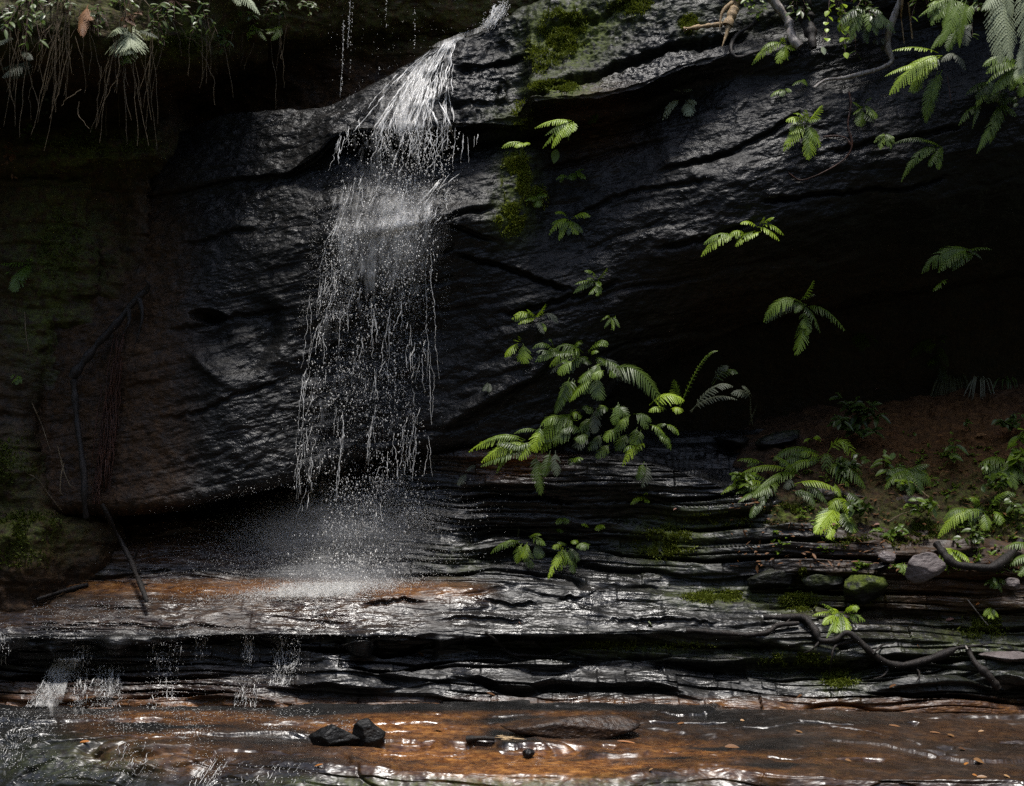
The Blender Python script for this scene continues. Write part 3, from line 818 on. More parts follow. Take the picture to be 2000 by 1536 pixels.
fern('bushy bright fern clump in the middle of the right face', [(1575, 240, 1535, 238, 13, 8), (1578, 240, 1606, 206, 13, 0), (1575, 245, 1530, 296, 16, 10), (1580, 248, 1578, 312, 17, 2), (1582, 245, 1600, 288, 14, 2), (1572, 238, 1555, 222, 14, 6), (1570, 242, 1545, 262, 14, 4), (1578, 240, 1575, 215, 12, 0)], BRIGHT, CL)
fern('green fern below the bent branch right of the bushy clump', [(1685, 215, 1676, 246, 15, 2), (1690, 210, 1712, 232, 13, 5), (1688, 205, 1702, 192, 8, 4), (1686, 212, 1666, 200, 8, 2)], MID, CL)
fern('dim small fern over the looping red root', burst(1728, 262, 4, 18, 28, 10, 170, 8, 3), MID, CL)
fern('pair of drooping fronds on the smooth right face', [(1836, 288, 1760, 356, 12, 22), (1832, 292, 1815, 326, 11, 2), (1830, 290, 1792, 318, 8, 6), (1838, 288, 1832, 305, 9, 0)], MID, CL)
fern('small pale fern with two leaves below the jutting slab', [(1325, 200, 1294, 236, 11, 14), (1345, 198, 1346, 226, 13, 2), (1340, 198, 1360, 204, 7, 4), (1328, 178, 1316, 176, 6, 1), (1334, 177, 1352, 176, 6, 1)], PALE, CL)
fern('spreading bright fern in the middle of the dark right face', [(1438, 462, 1369, 502, 14, 14), (1455, 458, 1424, 462, 12, 8), (1475, 452, 1437, 482, 12, 6), (1490, 442, 1531, 460, 13, 10), (1480, 445, 1446, 438, 9, 8), (1484, 440, 1492, 424, 7, 0), (1490, 438, 1512, 426, 6, 4)], BRIGHT, CL)
fern('bright fern over the cave at the far right', [(1900, 492, 1800, 534, 20, 22), (1898, 496, 1855, 524, 16, 10), (1890, 490, 1938, 488, 6, 4), (1850, 545, 1822, 570, 8, 2)], MID, CL, Ymax=0.1)
fern('leafy green fern in the corner under the slab tip', [(1112, 238, 1060, 290, 11, 10), (1116, 240, 1078, 290, 12, 6), (1110, 236, 1085, 262, 12, 6), (1118, 240, 1102, 268, 12, 2), (1120, 238, 1118, 258, 9, 0)], BRIGHT, CL, Ymax=-.30)
fern('small dark frond hanging beneath the slab', [(1164, 222, 1150, 244, 7, 2), (1166, 220, 1160, 240, 6, 0)], MID, CL)
fern('low fern along the top of the mossy bulge', [(1030, 284, 980, 290, 8, 8), (1032, 284, 1005, 288, 8, 4), (1034, 280, 1022, 282, 7, 2)], BRIGHT, CL, Ymax=-.25)
fern('small fern with fanned tip right of the mossy bulge', [(1108, 345, 1086, 352, 7, 5), (1126, 340, 1112, 350, 11, 4), (1128, 338, 1142, 350, 10, 4), (1128, 334, 1140, 330, 6, 0)], MID, CL)
fern('small fern low on the mossy bulge', [(1052, 385, 1030, 392, 12, 3), (1050, 380, 1048, 404, 12, 1), (1054, 378, 1068, 384, 8, 2), (1052, 376, 1056, 366, 8, 0)], MID, CL)
fern('four frond fern below the mossy bulge', [(1110, 430, 1072, 460, 11, 12), (1108, 426, 1084, 418, 9, 8), (1118, 428, 1152, 424, 11, 8), (1114, 432, 1128, 458, 12, 2), (1108, 434, 1092, 470, 8, 2)], BRIGHT, CL)
fern('sparse small fern between the two cliff bulges', [(1168, 545, 1142, 530, 8, 6), (1168, 548, 1186, 524, 9, 0), (1166, 552, 1120, 574, 8, 6), (1170, 555, 1150, 576, 8, 1), (1165, 550, 1172, 560, 6, 0)], MID, CL)
fern('yellow green fern on the dark face above the big cluster', [(1045, 622, 1000, 624, 12, 12), (1046, 624, 1012, 634, 10, 6), (1048, 620, 1066, 594, 10, 0), (1052, 622, 1090, 632, 10, 12, DUSK), (1052, 626, 1062, 652, 9, 2, DUSK), (1044, 618, 1030, 606, 9, 2)], BRIGHT, CL)
fern('few faint leaves right of the yellow green fern', burst(1195, 622, 4, 14, 22, 20, 200, 5, 5), MID, CL)
fern('pair of short broad fronds left of the big cluster', [(1012, 672, 987, 698, 13, 5), (1022, 672, 1027, 709, 17, 2), (1014, 668, 1004, 664, 5, 0), (1016, 666, 1012, 656, 4, 0)], BRIGHT, CL)
# the big cluster on the ledge end
fern('big tangled fern cluster at the end of the cave ledge',
     [(1085, 690, 1040, 682, 9, 14), (1080, 695, 1046, 708, 11, 8), (1130, 690, 1074, 718, 17, 14), (1135, 685, 1105, 700, 16, 12), (1120, 705, 1092, 732, 14, 4), (1150, 690, 1188, 674, 10, 14),
      (1120, 680, 1132, 672, 12, 6), (1150, 700, 1135, 706, 14, 4), (1165, 700, 1180, 712, 15, 5), (1180, 700, 1222, 746, 18, 8, DUSK), (1175, 710, 1155, 742, 14, 6), (1180, 725, 1158, 740, 12, 4),
      (1160, 730, 1112, 786, 12, 4), (1165, 735, 1172, 780, 18, 0, DARK), (1110, 745, 1084, 808, 17, 2, DARK), (1120, 740, 1096, 780, 16, 2, DARK), (1190, 715, 1212, 735, 14, 6, DUSK), (1140, 700, 1100, 730, 15, 6, DARK),
      (1150, 720, 1140, 770, 15, 2, DARK), (1130, 690, 1075, 730, 10, 6, DUSK), (1155, 695, 1165, 682, 12, 4), (1100, 690, 1068, 702, 9, 8)], MID, LG, Ymax=-0.12)
fern('long arching fern frond with comb like drooping leaflets', [(1195, 724, 1298, 800, 32, 34, None, 'sword'), (1195, 728, 1290, 788, 26, 26, None, 'sword')], DARK, LG, Ymax=-0.12)
fern('broad bright frond ending beside the arching comb frond', [(1268, 792, 1335, 784, 20, 14), (1300, 800, 1268, 805, 10, 6), (1310, 800, 1330, 806, 12, 6)], BRIGHT, LG, Ymax=-0.15)
fern('thin curled fern stem rising from the ledge', [(1328, 796, 1402, 686, 6, 30, None, 'sword'), (1328, 796, 1316, 742, 15, 0), (1322, 792, 1310, 760, 10, 0)], MID, LG, Ymax=-0.1)
fern('pale half withered fern arching against the black cave', [(1350, 806, 1432, 756, 13, 22, DUSK), (1392, 752, 1440, 730, 14, 16, DARK), (1466, 778, 1428, 770, 12, 8, DUSK), (1470, 830, 1466, 778, 3, 0, DUSK)], DUSK, LG, Ymax=-0.05)
fern('wide fern with long fronds reaching left over the brown hollow',
     [(1020, 862, 915, 884, 15, 16, BRIGHT), (1030, 868, 940, 904, 16, 14, BRIGHT), (1030, 880, 938, 912, 13, 6), (1040, 862, 1013, 898, 12, 0, BRIGHT), (1132, 818, 1048, 884, 26, 30), (1120, 820, 1060, 860, 24, 20), (1110, 815, 1134, 818, 14, 10), (1060, 840, 1042, 882, 18, 4, BRIGHT),
      (1095, 830, 1066, 872, 20, 8), (1050, 842, 1004, 848, 6, 6), (1120, 840, 1085, 862, 18, 6, DARK), (1140, 850, 1098, 846, 14, 14, DARK)], MID, LG, Ymax=-0.2)
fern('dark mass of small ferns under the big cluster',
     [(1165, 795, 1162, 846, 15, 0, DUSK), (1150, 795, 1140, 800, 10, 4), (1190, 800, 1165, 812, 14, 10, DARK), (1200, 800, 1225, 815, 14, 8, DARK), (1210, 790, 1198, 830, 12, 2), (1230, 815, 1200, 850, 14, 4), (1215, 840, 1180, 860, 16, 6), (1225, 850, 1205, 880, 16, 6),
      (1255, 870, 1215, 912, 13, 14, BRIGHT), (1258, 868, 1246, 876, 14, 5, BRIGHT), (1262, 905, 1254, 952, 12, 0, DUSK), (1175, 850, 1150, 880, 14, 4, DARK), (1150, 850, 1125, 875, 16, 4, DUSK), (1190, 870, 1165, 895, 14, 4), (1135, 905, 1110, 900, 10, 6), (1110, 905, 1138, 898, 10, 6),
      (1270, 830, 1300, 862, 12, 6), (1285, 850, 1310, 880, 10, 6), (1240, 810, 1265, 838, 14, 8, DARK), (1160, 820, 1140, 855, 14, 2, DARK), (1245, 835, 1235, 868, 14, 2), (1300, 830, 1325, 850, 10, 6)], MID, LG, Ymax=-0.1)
fern('dark wet frond hanging over the strata below the clusters', [(1046, 882, 1056, 968, 15, 0), (1075, 880, 1062, 930, 14, 0), (1085, 880, 1088, 930, 12, 0, DUSK)], DARK, LG, Ymax=-0.2)
fern('tiny pale frond at the left end of the brown hollow', [(912, 925, 894, 948, 9, 2), (930, 908, 912, 920, 6, 2)], DUSK, LG)
fern('single small leaf on the bare face left of the clusters', [(952, 748, 944, 764, 7, 1), (952, 748, 956, 766, 7, 1)], DUSK, CL)
fern('yellow tipped small fern on the strata right of the hanging frond', [(1262, 972, 1232, 986, 8, 6), (1255, 972, 1268, 982, 8, 3), (1262, 970, 1262, 962, 6, 0)], BRIGHT, LG)
fern('bottom fern clump growing under the strata overhang',
     [(1015, 1062, 958, 1082, 10, 10), (1012, 1060, 985, 1068, 11, 6), (1020, 1062, 1010, 1100, 12, 2, BRIGHT), (1030, 1060, 1022, 1090, 12, 2, BRIGHT), (1040, 1050, 1064, 1066, 10, 5), (1012, 1048, 1012, 1032, 7, 0, DUSK), (1045, 1062, 1058, 1090, 12, 2, DARK), (1025, 1064, 1040, 1110, 12, 0, DARK), (1035, 1050, 1055, 1045, 10, 5)], MID, LG, Ymax=-0.1)
fern('second bottom fern with bright hanging tip right of the clump',
     [(1100, 1070, 1070, 1132, 10, 4, BRIGHT), (1098, 1066, 1080, 1072, 9, 4, BRIGHT), (1110, 1070, 1130, 1096, 12, 2, DARK), (1118, 1075, 1120, 1120, 12, 0, DARK), (1105, 1072, 1092, 1115, 12, 2), (1130, 1058, 1118, 1062, 8, 4), (1150, 1064, 1126, 1070, 9, 4)], MID, LG, Ymax=-0.12)
fern('tiny bright sprig above the bottom ferns', [(1150, 1030, 1136, 1026, 6, 3), (1170, 1026, 1180, 1032, 7, 2), (1172, 1026, 1164, 1036, 7, 2)], BRIGHT, LG)
fern('faint sprig in the shade under the hanging frond', [(1098, 1012, 1088, 1024, 8, 2), (1098, 1012, 1110, 1022, 8, 2), (1085, 1034, 1100, 1040, 6, 2)], MID, LG)
fern('four armed fern hanging alone in front of the cave', [(1566, 592, 1491, 630, 17, 22), (1564, 588, 1590, 548, 10, 0), (1578, 600, 1650, 646, 17, 16, None, 'sword'), (1572, 612, 1553, 694, 19, 0), (1568, 596, 1552, 612, 8, 4), (1574, 614, 1576, 655, 12, 0)], MID, CL, Ymax=-0.0)
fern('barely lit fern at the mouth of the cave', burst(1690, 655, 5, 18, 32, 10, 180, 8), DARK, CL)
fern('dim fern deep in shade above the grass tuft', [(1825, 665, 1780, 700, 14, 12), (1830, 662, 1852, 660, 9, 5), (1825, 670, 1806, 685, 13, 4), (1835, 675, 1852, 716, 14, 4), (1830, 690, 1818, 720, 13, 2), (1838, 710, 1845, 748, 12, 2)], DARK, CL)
fern('big bright fern clump on the earth bank',
     [(1614, 890, 1672, 902, 20, 34, BRIGHT), (1618, 905, 1656, 950, 20, 10), (1625, 905, 1690, 955, 20, 16), (1600, 885, 1510, 900, 16, 16), (1580, 890, 1520, 912, 16, 10), (1606, 896, 1560, 890, 13, 10, BRIGHT), (1590, 900, 1530, 925, 14, 8, BRIGHT), (1560, 925, 1500, 950, 14, 10), (1545, 920, 1442, 930, 11, 14, BRIGHT),
      (1500, 945, 1408, 966, 11, 14, BRIGHT), (1520, 940, 1470, 972, 16, 6), (1500, 950, 1442, 982, 11, 6), (1552, 946, 1640, 962, 13, 12, BRIGHT), (1630, 945, 1640, 970, 10, 2, BRIGHT), (1560, 960, 1592, 990, 12, 8, DARK), (1655, 960, 1680, 1000, 16, 6, DARK),
      (1648, 975, 1656, 1004, 16, 6, BRIGHT), (1650, 975, 1620, 996, 14, 8, BRIGHT), (1640, 990, 1592, 1042, 24, 6, BRIGHT), (1640, 995, 1618, 1052, 20, 2, BRIGHT), (1650, 1000, 1668, 1040, 18, 3), (1490, 985, 1468, 1006, 10, 3, DARK), (1475, 985, 1466, 1012, 9, 1, DARK), (1545, 935, 1535, 955, 12, 3, DUSK), (1490, 955, 1486, 985, 12, 2), (1490, 905, 1440, 900, 9, 6)], MID, LG)
fern('bright fern at the right end of the earth bank', [(1905, 1000, 1832, 1052, 17, 20, BRIGHT), (1930, 995, 1984, 966, 12, 12), (1925, 1005, 1922, 1036, 13, 3, BRIGHT), (1915, 995, 1895, 975, 12, 8), (1920, 1000, 1870, 1020, 15, 10), (1940, 1000, 1960, 1020, 12, 6)], MID, LG)
fern('fern cut by the right edge below the earth bank', [(2020, 1070, 1960, 1072, 14, 10), (2020, 1085, 1972, 1105, 14, 8), (2025, 1100, 1990, 1125, 13, 4)], MID, LG)
fern('vivid yellow green fern above the thick twisted root', [(1640, 1205, 1586, 1204, 8, 8), (1645, 1200, 1607, 1220, 12, 4), (1640, 1204, 1632, 1236, 13, 2), (1648, 1200, 1676, 1190, 12, 8), (1640, 1198, 1620, 1196, 10, 5), (1655, 1205, 1690, 1214, 10, 6, MID), (1640, 1205, 1605, 1180, 6, 4, MID)], BRIGHT, LG)
fern('small fern in front of the pointed grey stone', [(1766, 1100, 1772, 1126, 9, 2), (1764, 1102, 1752, 1108, 7, 2), (1762, 1100, 1758, 1118, 8, 1)], MID, LG)
fern('yellowing sprig on the wet strata at the right', burst(1935, 1190, 4, 12, 20, 10, 180, 6, 3), BRIGHT, LG)
fern('small fern by the curved root at right', burst(1945, 1130, 5, 14, 26, 10, 180, 7, 4), MID, LG)
# left side
LF = 'ferns of the shaded left side'
fern('pale fan shaped fern hanging among the roots at upper left', [(262, 52, 224, 104, 44, 0, PALE, 'delta'), (250, 54, 250, 104, 46, 0, PALE, 'delta'), (255, 85, 246, 122, 22, 0, MID), (270, 60, 310, 76, 8, 4, DUSK), (240, 52, 222, 60, 24, 0, PALE)], PALE, LF, reach=.3)
fern('pale frond tip coming down from the top edge', [(455, -25, 508, 30, 13, 10), (450, -20, 470, 12, 12, 4)], PALE, LF, reach=.3)
fern('mid green frond along the top near the tip', [(450, 30, 392, 28, 12, 6), (446, 38, 415, 62, 12, 2, MID), (440, 45, 430, 74, 10, 0, DARK)], MID, LF, reach=.3)
fern('leafy sprigs at the end of the hanging bank', [(545, 55, 520, 66, 9, 2), (550, 52, 530, 80, 9, 2), (500, 55, 482, 78, 9, 2), (545, 30, 530, 26, 9, 2), (490, 50, 520, 80, 8, 2)], MID, LF, reach=.25)
fern('lone green fern low on the left edge', [(58, 512, 12, 535, 15, 8), (56, 515, 26, 570, 18, 2), (54, 518, 40, 548, 14, 2), (60, 512, 50, 506, 8, 0)], MID, LF, reach=.25)
fern('feathery fern hanging at the left edge near the top', [(62, 120, -10, 112, 20, 6), (60, 128, 5, 135, 22, 6, DUSK), (60, 135, 25, 152, 22, 2, DUSK), (55, 165, -5, 172, 18, 6), (62, 165, 50, 172, 16, 2), (50, 175, 8, 192, 18, 2), (45, 182, 38, 200, 16, 0), (20, 80, -10, 88, 14, 4), (40, 100, 60, 118, 12, 3), (90, 155, 100, 165, 12, 2, DARK)], DUSK, LF, reach=.35)
fern('small dark fern at the tip of a hanging stem', burst(95, 185, 6, 12, 24, 0, 180, 7, 3), DUSK, LF, reach=.3)
fern('withered orange fern hanging among the roots', [(172, 10, 160, 70, 15, 0), (170, 15, 178, 40, 13, 0), (165, 30, 161, 74, 8, 0)], DEAD, LF, reach=.35)
fern('sprig with blue green leaves beside the withered fern', [(172, 22, 184, 32, 9, 1), (176, 16, 188, 18, 7, 0)], DARK, LF, reach=.38)
fern('small fern on the dark buttress foot', burst(35, 735, 4, 10, 18, 10, 170, 6, 3), MID, LF)


# ------------------------------------------------------------------ other small plants
def leaf_blade(P, D, N, L, w, m=5, droop=.25):
    D = D / np.linalg.norm(D); N = N - D * (N @ D); N /= np.linalg.norm(N) + 1e-9
    W = np.cross(N, D)
    k = np.linspace(0, 1, m)
    h = (w * np.sin(np.pi * np.clip(.06 + k * .94, 0, 1)) ** .8)[:, None]
    ax = P + D * (k[:, None] * L) - np.array((0, 0, 1)) * (droop * L * k[:, None] ** 2)
    V = np.stack([ax - W * h + N * h * .3, ax, ax + W * h + N * h * .3], 1).reshape(-1, 3)
    r = np.arange(m - 1)[:, None] * 3
    return V, np.concatenate([r + np.array((0, 1, 4, 3)), r + np.array((1, 2, 5, 4))])


def leafy(label, cx, cy, rx, ry, n, L, w, mat, name='leafy_plant', cat='plant', group=None, stems=6, out=.2, base=None):
    """a small plant: stems from the base to points inside an ellipse (px), leaves along them (L, w in px)"""
    b = base or (cx, cy + ry * .8)
    d = float(depth(b[0], b[1])) - .01
    root = empty(name, at(b[0], b[1], d)); tag(root, label, cat, group)
    A = Acc(); S = Acc()
    per = max(2, n // stems)
    px = .00036 * (d + 11)
    for s in range(stems):
        a = RNG.uniform(0, 2 * math.pi); q = RNG.uniform(.45, 1)
        tx, ty = cx + rx * q * math.cos(a), cy + ry * q * math.sin(a)
        C = curve_pts([at(b[0], b[1], d), at((b[0] + tx) / 2, (b[1] + ty) / 2 - ry * .2, d - out * .6), at(tx, ty, d - out * RNG.uniform(.6, 1.2))], 8)
        V, F = tube(C, np.linspace(.003, .0012, 8), 4); S.add(V, F)
        for i in range(per):
            k = RNG.uniform(.3, 1) * 7; j = min(int(k), 6); P = C[j] + (C[j + 1] - C[j]) * (k - j)
            D = RNG.normal(0, 1, 3) * np.array((1, .6, .5)) + (C[7] - C[4]) * 3
            V, F = leaf_blade(P, D, np.array((RNG.normal(0, .3), -.6, .8)), L * px * RNG.uniform(.6, 1.25), w * px * RNG.uniform(.7, 1.2))
            A.add(V, F)
    S.build('stem', BROWNR, root); A.build('foliage', mat, root)
    return root


leafy('dark bushy shrub with narrow leaves at the back of the bank', 1680, 815, 70, 48, 130, 24, 5, DARK, 'shrub', 'shrub', stems=12, out=.3)
for q in ((1676, 850, 16), (1600, 815, 13), (1640, 838, 12)):
    pass
leafy('yellow green seedling left of the dark shrub', 1583, 855, 10, 6, 6, 16, 4, BRIGHT, stems=2)
GP = 'small leafy plants on the earth bank'
leafy('small pointed leaf plant right of the bright fern clump', 1725, 905, 30, 18, 14, 24, 5, MID, group=GP, stems=4)
leafy('low bright seedling in front of the earth bank', 1770, 937, 20, 10, 10, 15, 4, BRIGHT, group=GP, stems=3)
leafy('bright seedling right of the low one', 1828, 946, 20, 9, 10, 15, 4, BRIGHT, group=GP, stems=3)
leafy('tall dim plant with hanging leaves on the bank', 1860, 870, 25, 30, 16, 22, 6, DARK, group=GP, stems=4)
leafy('sprawling green creeper down the right of the bank', 1905, 895, 55, 42, 60, 18, 6, MID, group=GP, stems=9)
leafy('plant with folded leaf at the right edge of the bank', 1988, 868, 18, 40, 24, 24, 7, MID, group=GP, stems=5)
leafy('small dim sprout high on the brown bank', 1888, 828, 14, 8, 8, 15, 5, DARK, group=GP, stems=3)
leafy('spray of leaves near the lower right of the bank', 1985, 985, 20, 20, 14, 16, 5, DARK, group=GP, stems=3)
leafy('yellow leaved vine hanging at the top right of the cliff', 1630, 60, 34, 62, 46, 12, 6, BRIGHT, 'vine', 'vine', stems=9, out=.35, base=(1625, -30))
leafy('two dark sprigs hanging beside the yellow vine', 1660, 95, 20, 22, 8, 18, 3, MID, 'vine', 'vine', stems=3, out=.3, base=(1668, 60))
leafy('small bright sprig beside the splintered branch', 1475, 18, 22, 16, 20, 12, 4, MID, stems=4, out=.2, base=(1490, 30))
leafy('dim leafy tangle at the top edge of the left bank', 350, 25, 90, 22, 60, 16, 4, DARK, 'shrub', 'shrub', stems=12, out=.3, base=(340, 0))  # dark leaf colour along the left top stands in for shade
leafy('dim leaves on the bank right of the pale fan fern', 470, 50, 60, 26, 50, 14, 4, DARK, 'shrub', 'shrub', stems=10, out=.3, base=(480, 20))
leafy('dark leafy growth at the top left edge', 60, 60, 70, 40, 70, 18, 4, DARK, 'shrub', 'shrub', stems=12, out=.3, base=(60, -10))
for cx, cy, rx, ry, mt, lb in ((1650, 900, 40, 26, DARK, 'dark plant crowding behind the bright fern clump'), (1770, 860, 36, 26, MID, 'green plant on the orange earth in the middle of the bank'), (1800, 985, 40, 22, MID, 'low green plant above the mossy mound of the bank'), (1950, 930, 44, 34, MID, 'leafy plant in the thick growth right of the bank'),
                               (1900, 1040, 40, 22, DARK, 'dark plant under the fern at the right end of the bank'), (1745, 1035, 36, 20, MID, 'low plant at the foot of the bank left of the mossy mound'), (1975, 820, 30, 26, DARK, 'dim plant high at the right end of the bank'), (1450, 935, 26, 16, MID, 'small plant at the left end of the bank above the strata'), (1680, 990, 26, 20, DARK, 'dark plant below the right side of the fern clump')):
    leafy(lb, cx, cy, rx, ry, 44, 17, 5, mt, group=GP, stems=9, out=.16)
fern('mid green fern spreading on the bank between the clump and the right end', burst(1775, 915, 7, 34, 62, 10, 175, 14), MID, LG)
fern('low fern in the thick growth at the far right of the bank', burst(1965, 900, 7, 36, 64, 20, 180, 14), MID, LG)
fern('small bright fern at the foot of the bank near the curved root', burst(1860, 1075, 6, 22, 42, 20, 180, 11), BRIGHT, LG)
LG2 = 'dim leafy growth along the top of the left overhang'
for cx, cy, rx, ry, mt, lb in ((20, 40, 40, 30, DARK, 'grey green'), (120, 20, 40, 24, DARK, 'dark'), (190, 45, 40, 30, DARK, 'mid green'), (240, 15, 36, 20, DARK, 'deep green'), (310, 70, 30, 30, DARK, 'dull'), (400, 50, 36, 26, DARK, 'fresher green'), (430, 85, 26, 18, DARK, 'small dark'), (540, 30, 40, 26, DARK, 'pale dull'), (600, 20, 30, 18, DARK, 'last dark'), (60, 270, 40, 22, DARK, 'low dark'), (160, 265, 50, 18, DARK, 'low dull'), (30, 150, 40, 40, DARK, 'left edge')):  # every tuft in deep green: the overhang's shade is put into the leaf colour
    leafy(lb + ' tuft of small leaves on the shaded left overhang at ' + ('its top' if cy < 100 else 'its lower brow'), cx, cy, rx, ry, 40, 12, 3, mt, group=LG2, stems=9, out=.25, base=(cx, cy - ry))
UG = 'dim leafy growth along the top right edge'
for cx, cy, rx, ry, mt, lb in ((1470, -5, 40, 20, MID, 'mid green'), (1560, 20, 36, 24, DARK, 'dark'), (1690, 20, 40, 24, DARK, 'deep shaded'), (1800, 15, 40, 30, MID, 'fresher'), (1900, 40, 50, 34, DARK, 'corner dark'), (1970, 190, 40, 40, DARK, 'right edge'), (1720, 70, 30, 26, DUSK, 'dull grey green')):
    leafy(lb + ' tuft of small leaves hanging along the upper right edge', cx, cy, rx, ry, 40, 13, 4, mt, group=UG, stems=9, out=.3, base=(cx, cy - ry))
fern('shaded fern hanging between the stump and the crooked branch', burst(1690, 20, 7, 40, 75, 20, 160, 15), DARK, UR, Ymax=-.2)
fern('shaded fern at the top right of the narrow upright fern', burst(1855, 5, 7, 40, 80, 20, 160, 15), MID, UR, Ymax=-.5)
fern('dark fern at the far right edge above the drooping fern', burst(1990, 130, 7, 40, 80, 60, 200, 16), MID, UR, Ymax=-.4)
leafy('dry brown leaf cluster on the hanging bank', 270, 40, 35, 18, 24, 12, 4, DEAD, stems=5, out=.25, base=(280, 25))
leafy('withered hanging sprig low at the left edge', 18, 330, 10, 40, 20, 12, 4, DEAD, stems=3, out=.2, base=(22, 265))
leafy('pale dry sprig hanging under the roots', 82, 225, 8, 34, 14, 9, 4, DUSK, stems=3, out=.3, base=(92, 190))
# single round leaf by the slab corner
o = empty('leaf_sprout', on(1085, 292, .02)); tag(o, 'single broad green leaf under the slab corner fern', 'plant')
V, F = leaf_blade(on(1086, 292, .05), np.array((-.15, -.2, -1.)), np.array((.2, -1, .4)), .125, .034, 7, .0); A = Acc(); A.add(V, F); A.build('leaf', MID, o)
V, F = tube(curve_pts([on(1090, 282, .0), on(1086, 292, .05)], 4), .002, 4); A = Acc(); A.add(V, F); A.build('stem', BROWNR, o)
# pale lichen leaf by the vine
o = empty('leaf_sprout', on(1608, 90, .02)); tag(o, 'round pale whitish leaf hanging in the yellow vine', 'leaf')
V, F = leaf_blade(on(1606, 92, .2), np.array((.2, -.2, -1.)), np.array((.1, -1, .5)), .07, .022, 7, .0); A = Acc(); A.add(V, F); A.build('leaf', PALE, o)
V, F = tube(curve_pts([on(1610, 60, .05), on(1608, 78, .18), on(1606, 92, .2)], 6), .0015, 4); A = Acc(); A.add(V, F); A.build('stem', BROWNR, o)


def tuft(label, cx, cy, n, L, w, mat):
    d = float(depth(cx, cy)) - .02
    root = empty('grass_tuft', at(cx, cy, d)); tag(root, label, 'grass tuft', 'drooping grass tufts at the back of the bank')
    A = Acc(); px = .00036 * (d + 11)
    for i in range(n):
        a = RNG.uniform(-1, 1)
        C = curve_pts([at(cx + RNG.uniform(-18, 18), cy + RNG.uniform(-4, 4), d), at(cx + a * L * .45, cy - RNG.uniform(.1, .35) * L, d - .1), at(cx + a * L * RNG.uniform(.7, 1), cy + RNG.uniform(.5, 1.0) * L, d - .2)], 9)
        h = (w * px * np.array((.6, .9, 1, 1, 1, .95, .85, .6, .1)))[:, None]
        W = np.array((1., .25, 0))
        V = np.concatenate([C - W * h, C + W * h]); k = np.arange(8)
        A.add(V, np.stack([k, k + 1, k + 10, k + 9], 1))
    A.build('blades', mat, root)


tuft('grass tuft with long drooping straps in front of the cave', 1862, 752, 34, 62, 1.6, STRAP)
tuft('smaller dim grass tuft right of the long strapped one', 1915, 748, 14, 40, 1.4, STRAP)
tuft('sparse dark grass tuft at the right end of the bank top', 1965, 745, 9, 36, 1.3, DARK)


# ------------------------------------------------------------------ roots, branches, stems
def stick(name, label, cat, pts, r0, r1, mat, out=.02, group=None, n=26, wob=.0, seg=8, lift=None, twigs=()):
    """pts: photo pixels; radii in px"""
    C = curve_pts([(a, b, 0) for a, b in pts], n)
    d = depth(C[:, 0], C[:, 1])
    d = np.array([np.min(d[max(0, i - 2):i + 3]) for i in range(n)])
    d = gsmooth(d, max(1, n // 12)) - out
    if lift is not None: d = d - np.interp(np.linspace(0, 1, n), np.linspace(0, 1, len(lift)), lift)
    P = at(C[:, 0], C[:, 1], d)
    px = .00036 * (d + 11)
    rad = np.linspace(r0, r1, n) * px
    rad = rad * (1 + .30 * np.array([noise(np.array([[i * .45, sum(map(ord, label)) % 97, 0.0]]), 1.0, 3)[0] for i in range(n)]))
    P = P + wob * px[:, None] * np.stack([fbm(P, 6, 2, 5), fbm(P, 6, 2, 6), fbm(P, 6, 2, 7)], 1)
    V, F = tube(P, rad, seg)
    A = Acc(); A.add(V, F)
    ce = [P[0], P[-1]]
    for e, s in ((0, 0), (1, (n - 1) * seg)):                        # close the ends
        c = A.n; A.add(ce[e][None], np.zeros((0, 4), int))
        A.F.append(np.array([[s + j, s + (j + 1) % seg, c, c] for j in range(seg)]))
    if twigs:
        root = empty(name, P[0]); tag(root, label, cat, group)
        A.F = [f for f in A.F]
        A2 = Acc(); A2.add(V, F); A2.build('stem', mat, root)
        for tw in twigs:
            Cc = curve_pts([(a, b, 0) for a, b in tw], 10)
            dd = np.full(10, float(d[np.argmin(np.hypot(C[:, 0] - tw[0][0], C[:, 1] - tw[0][1]))])) - np.linspace(0, .06, 10)
            V2, F2 = tube(at(Cc[:, 0], Cc[:, 1], dd), np.linspace(max(r1, .8) * .7, .4, 10) * .004, 5)
            A3 = Acc(); A3.add(V2, F2); A3.build('twig', mat, root)
        return root
    A2 = Acc(); A2.add(V, F)
    o = A2.build(name, mat)
    tag(o, label, cat, group)
    return o


stick('branch', 'pale crooked branch hanging down the dark right face', 'branch', [(1768, -30), (1756, 5), (1736, 62), (1734, 92), (1742, 118), (1722, 132), (1690, 142), (1650, 152), (1616, 155), (1602, 162), (1590, 172)], 7, 2.5, GREY, .10, n=44, wob=1.2)
stick('root', 'mossy grey root ending in a fringe at the top', 'root', [(1498, -20), (1520, 15), (1540, 45), (1545, 72), (1562, 92)], 11, 8, GREY, .10, wob=2)
stick('tree_stump', 'dark brown fibrous root stump hanging at the top edge', 'stump', [(1560, -30), (1572, 20), (1580, 60), (1588, 95)], 20, 7, BARK, .16, wob=4)
stick('branch', 'broken dead branch with pale splintered wood at the top', 'branch', [(1446, -30), (1438, 5), (1430, 28), (1421, 50)], 10, 9, STRAW, .16, twigs=[((1424, 48), (1418, 70), (1410, 92)), ((1440, 0), (1412, 22), (1405, 58))])
stick('branch', 'dry flat splinter of wood lying on the slab top', 'branch', [(1410, 48), (1372, 52), (1335, 58)], 5, 4, STRAW, .04)
stick('branch', 'dark thin twig bent against the slab', 'twig', [(1482, 25), (1470, 48), (1440, 68), (1428, 88), (1432, 108), (1446, 112), (1482, 100)], 3, 3.5, BARK, .06, n=36)
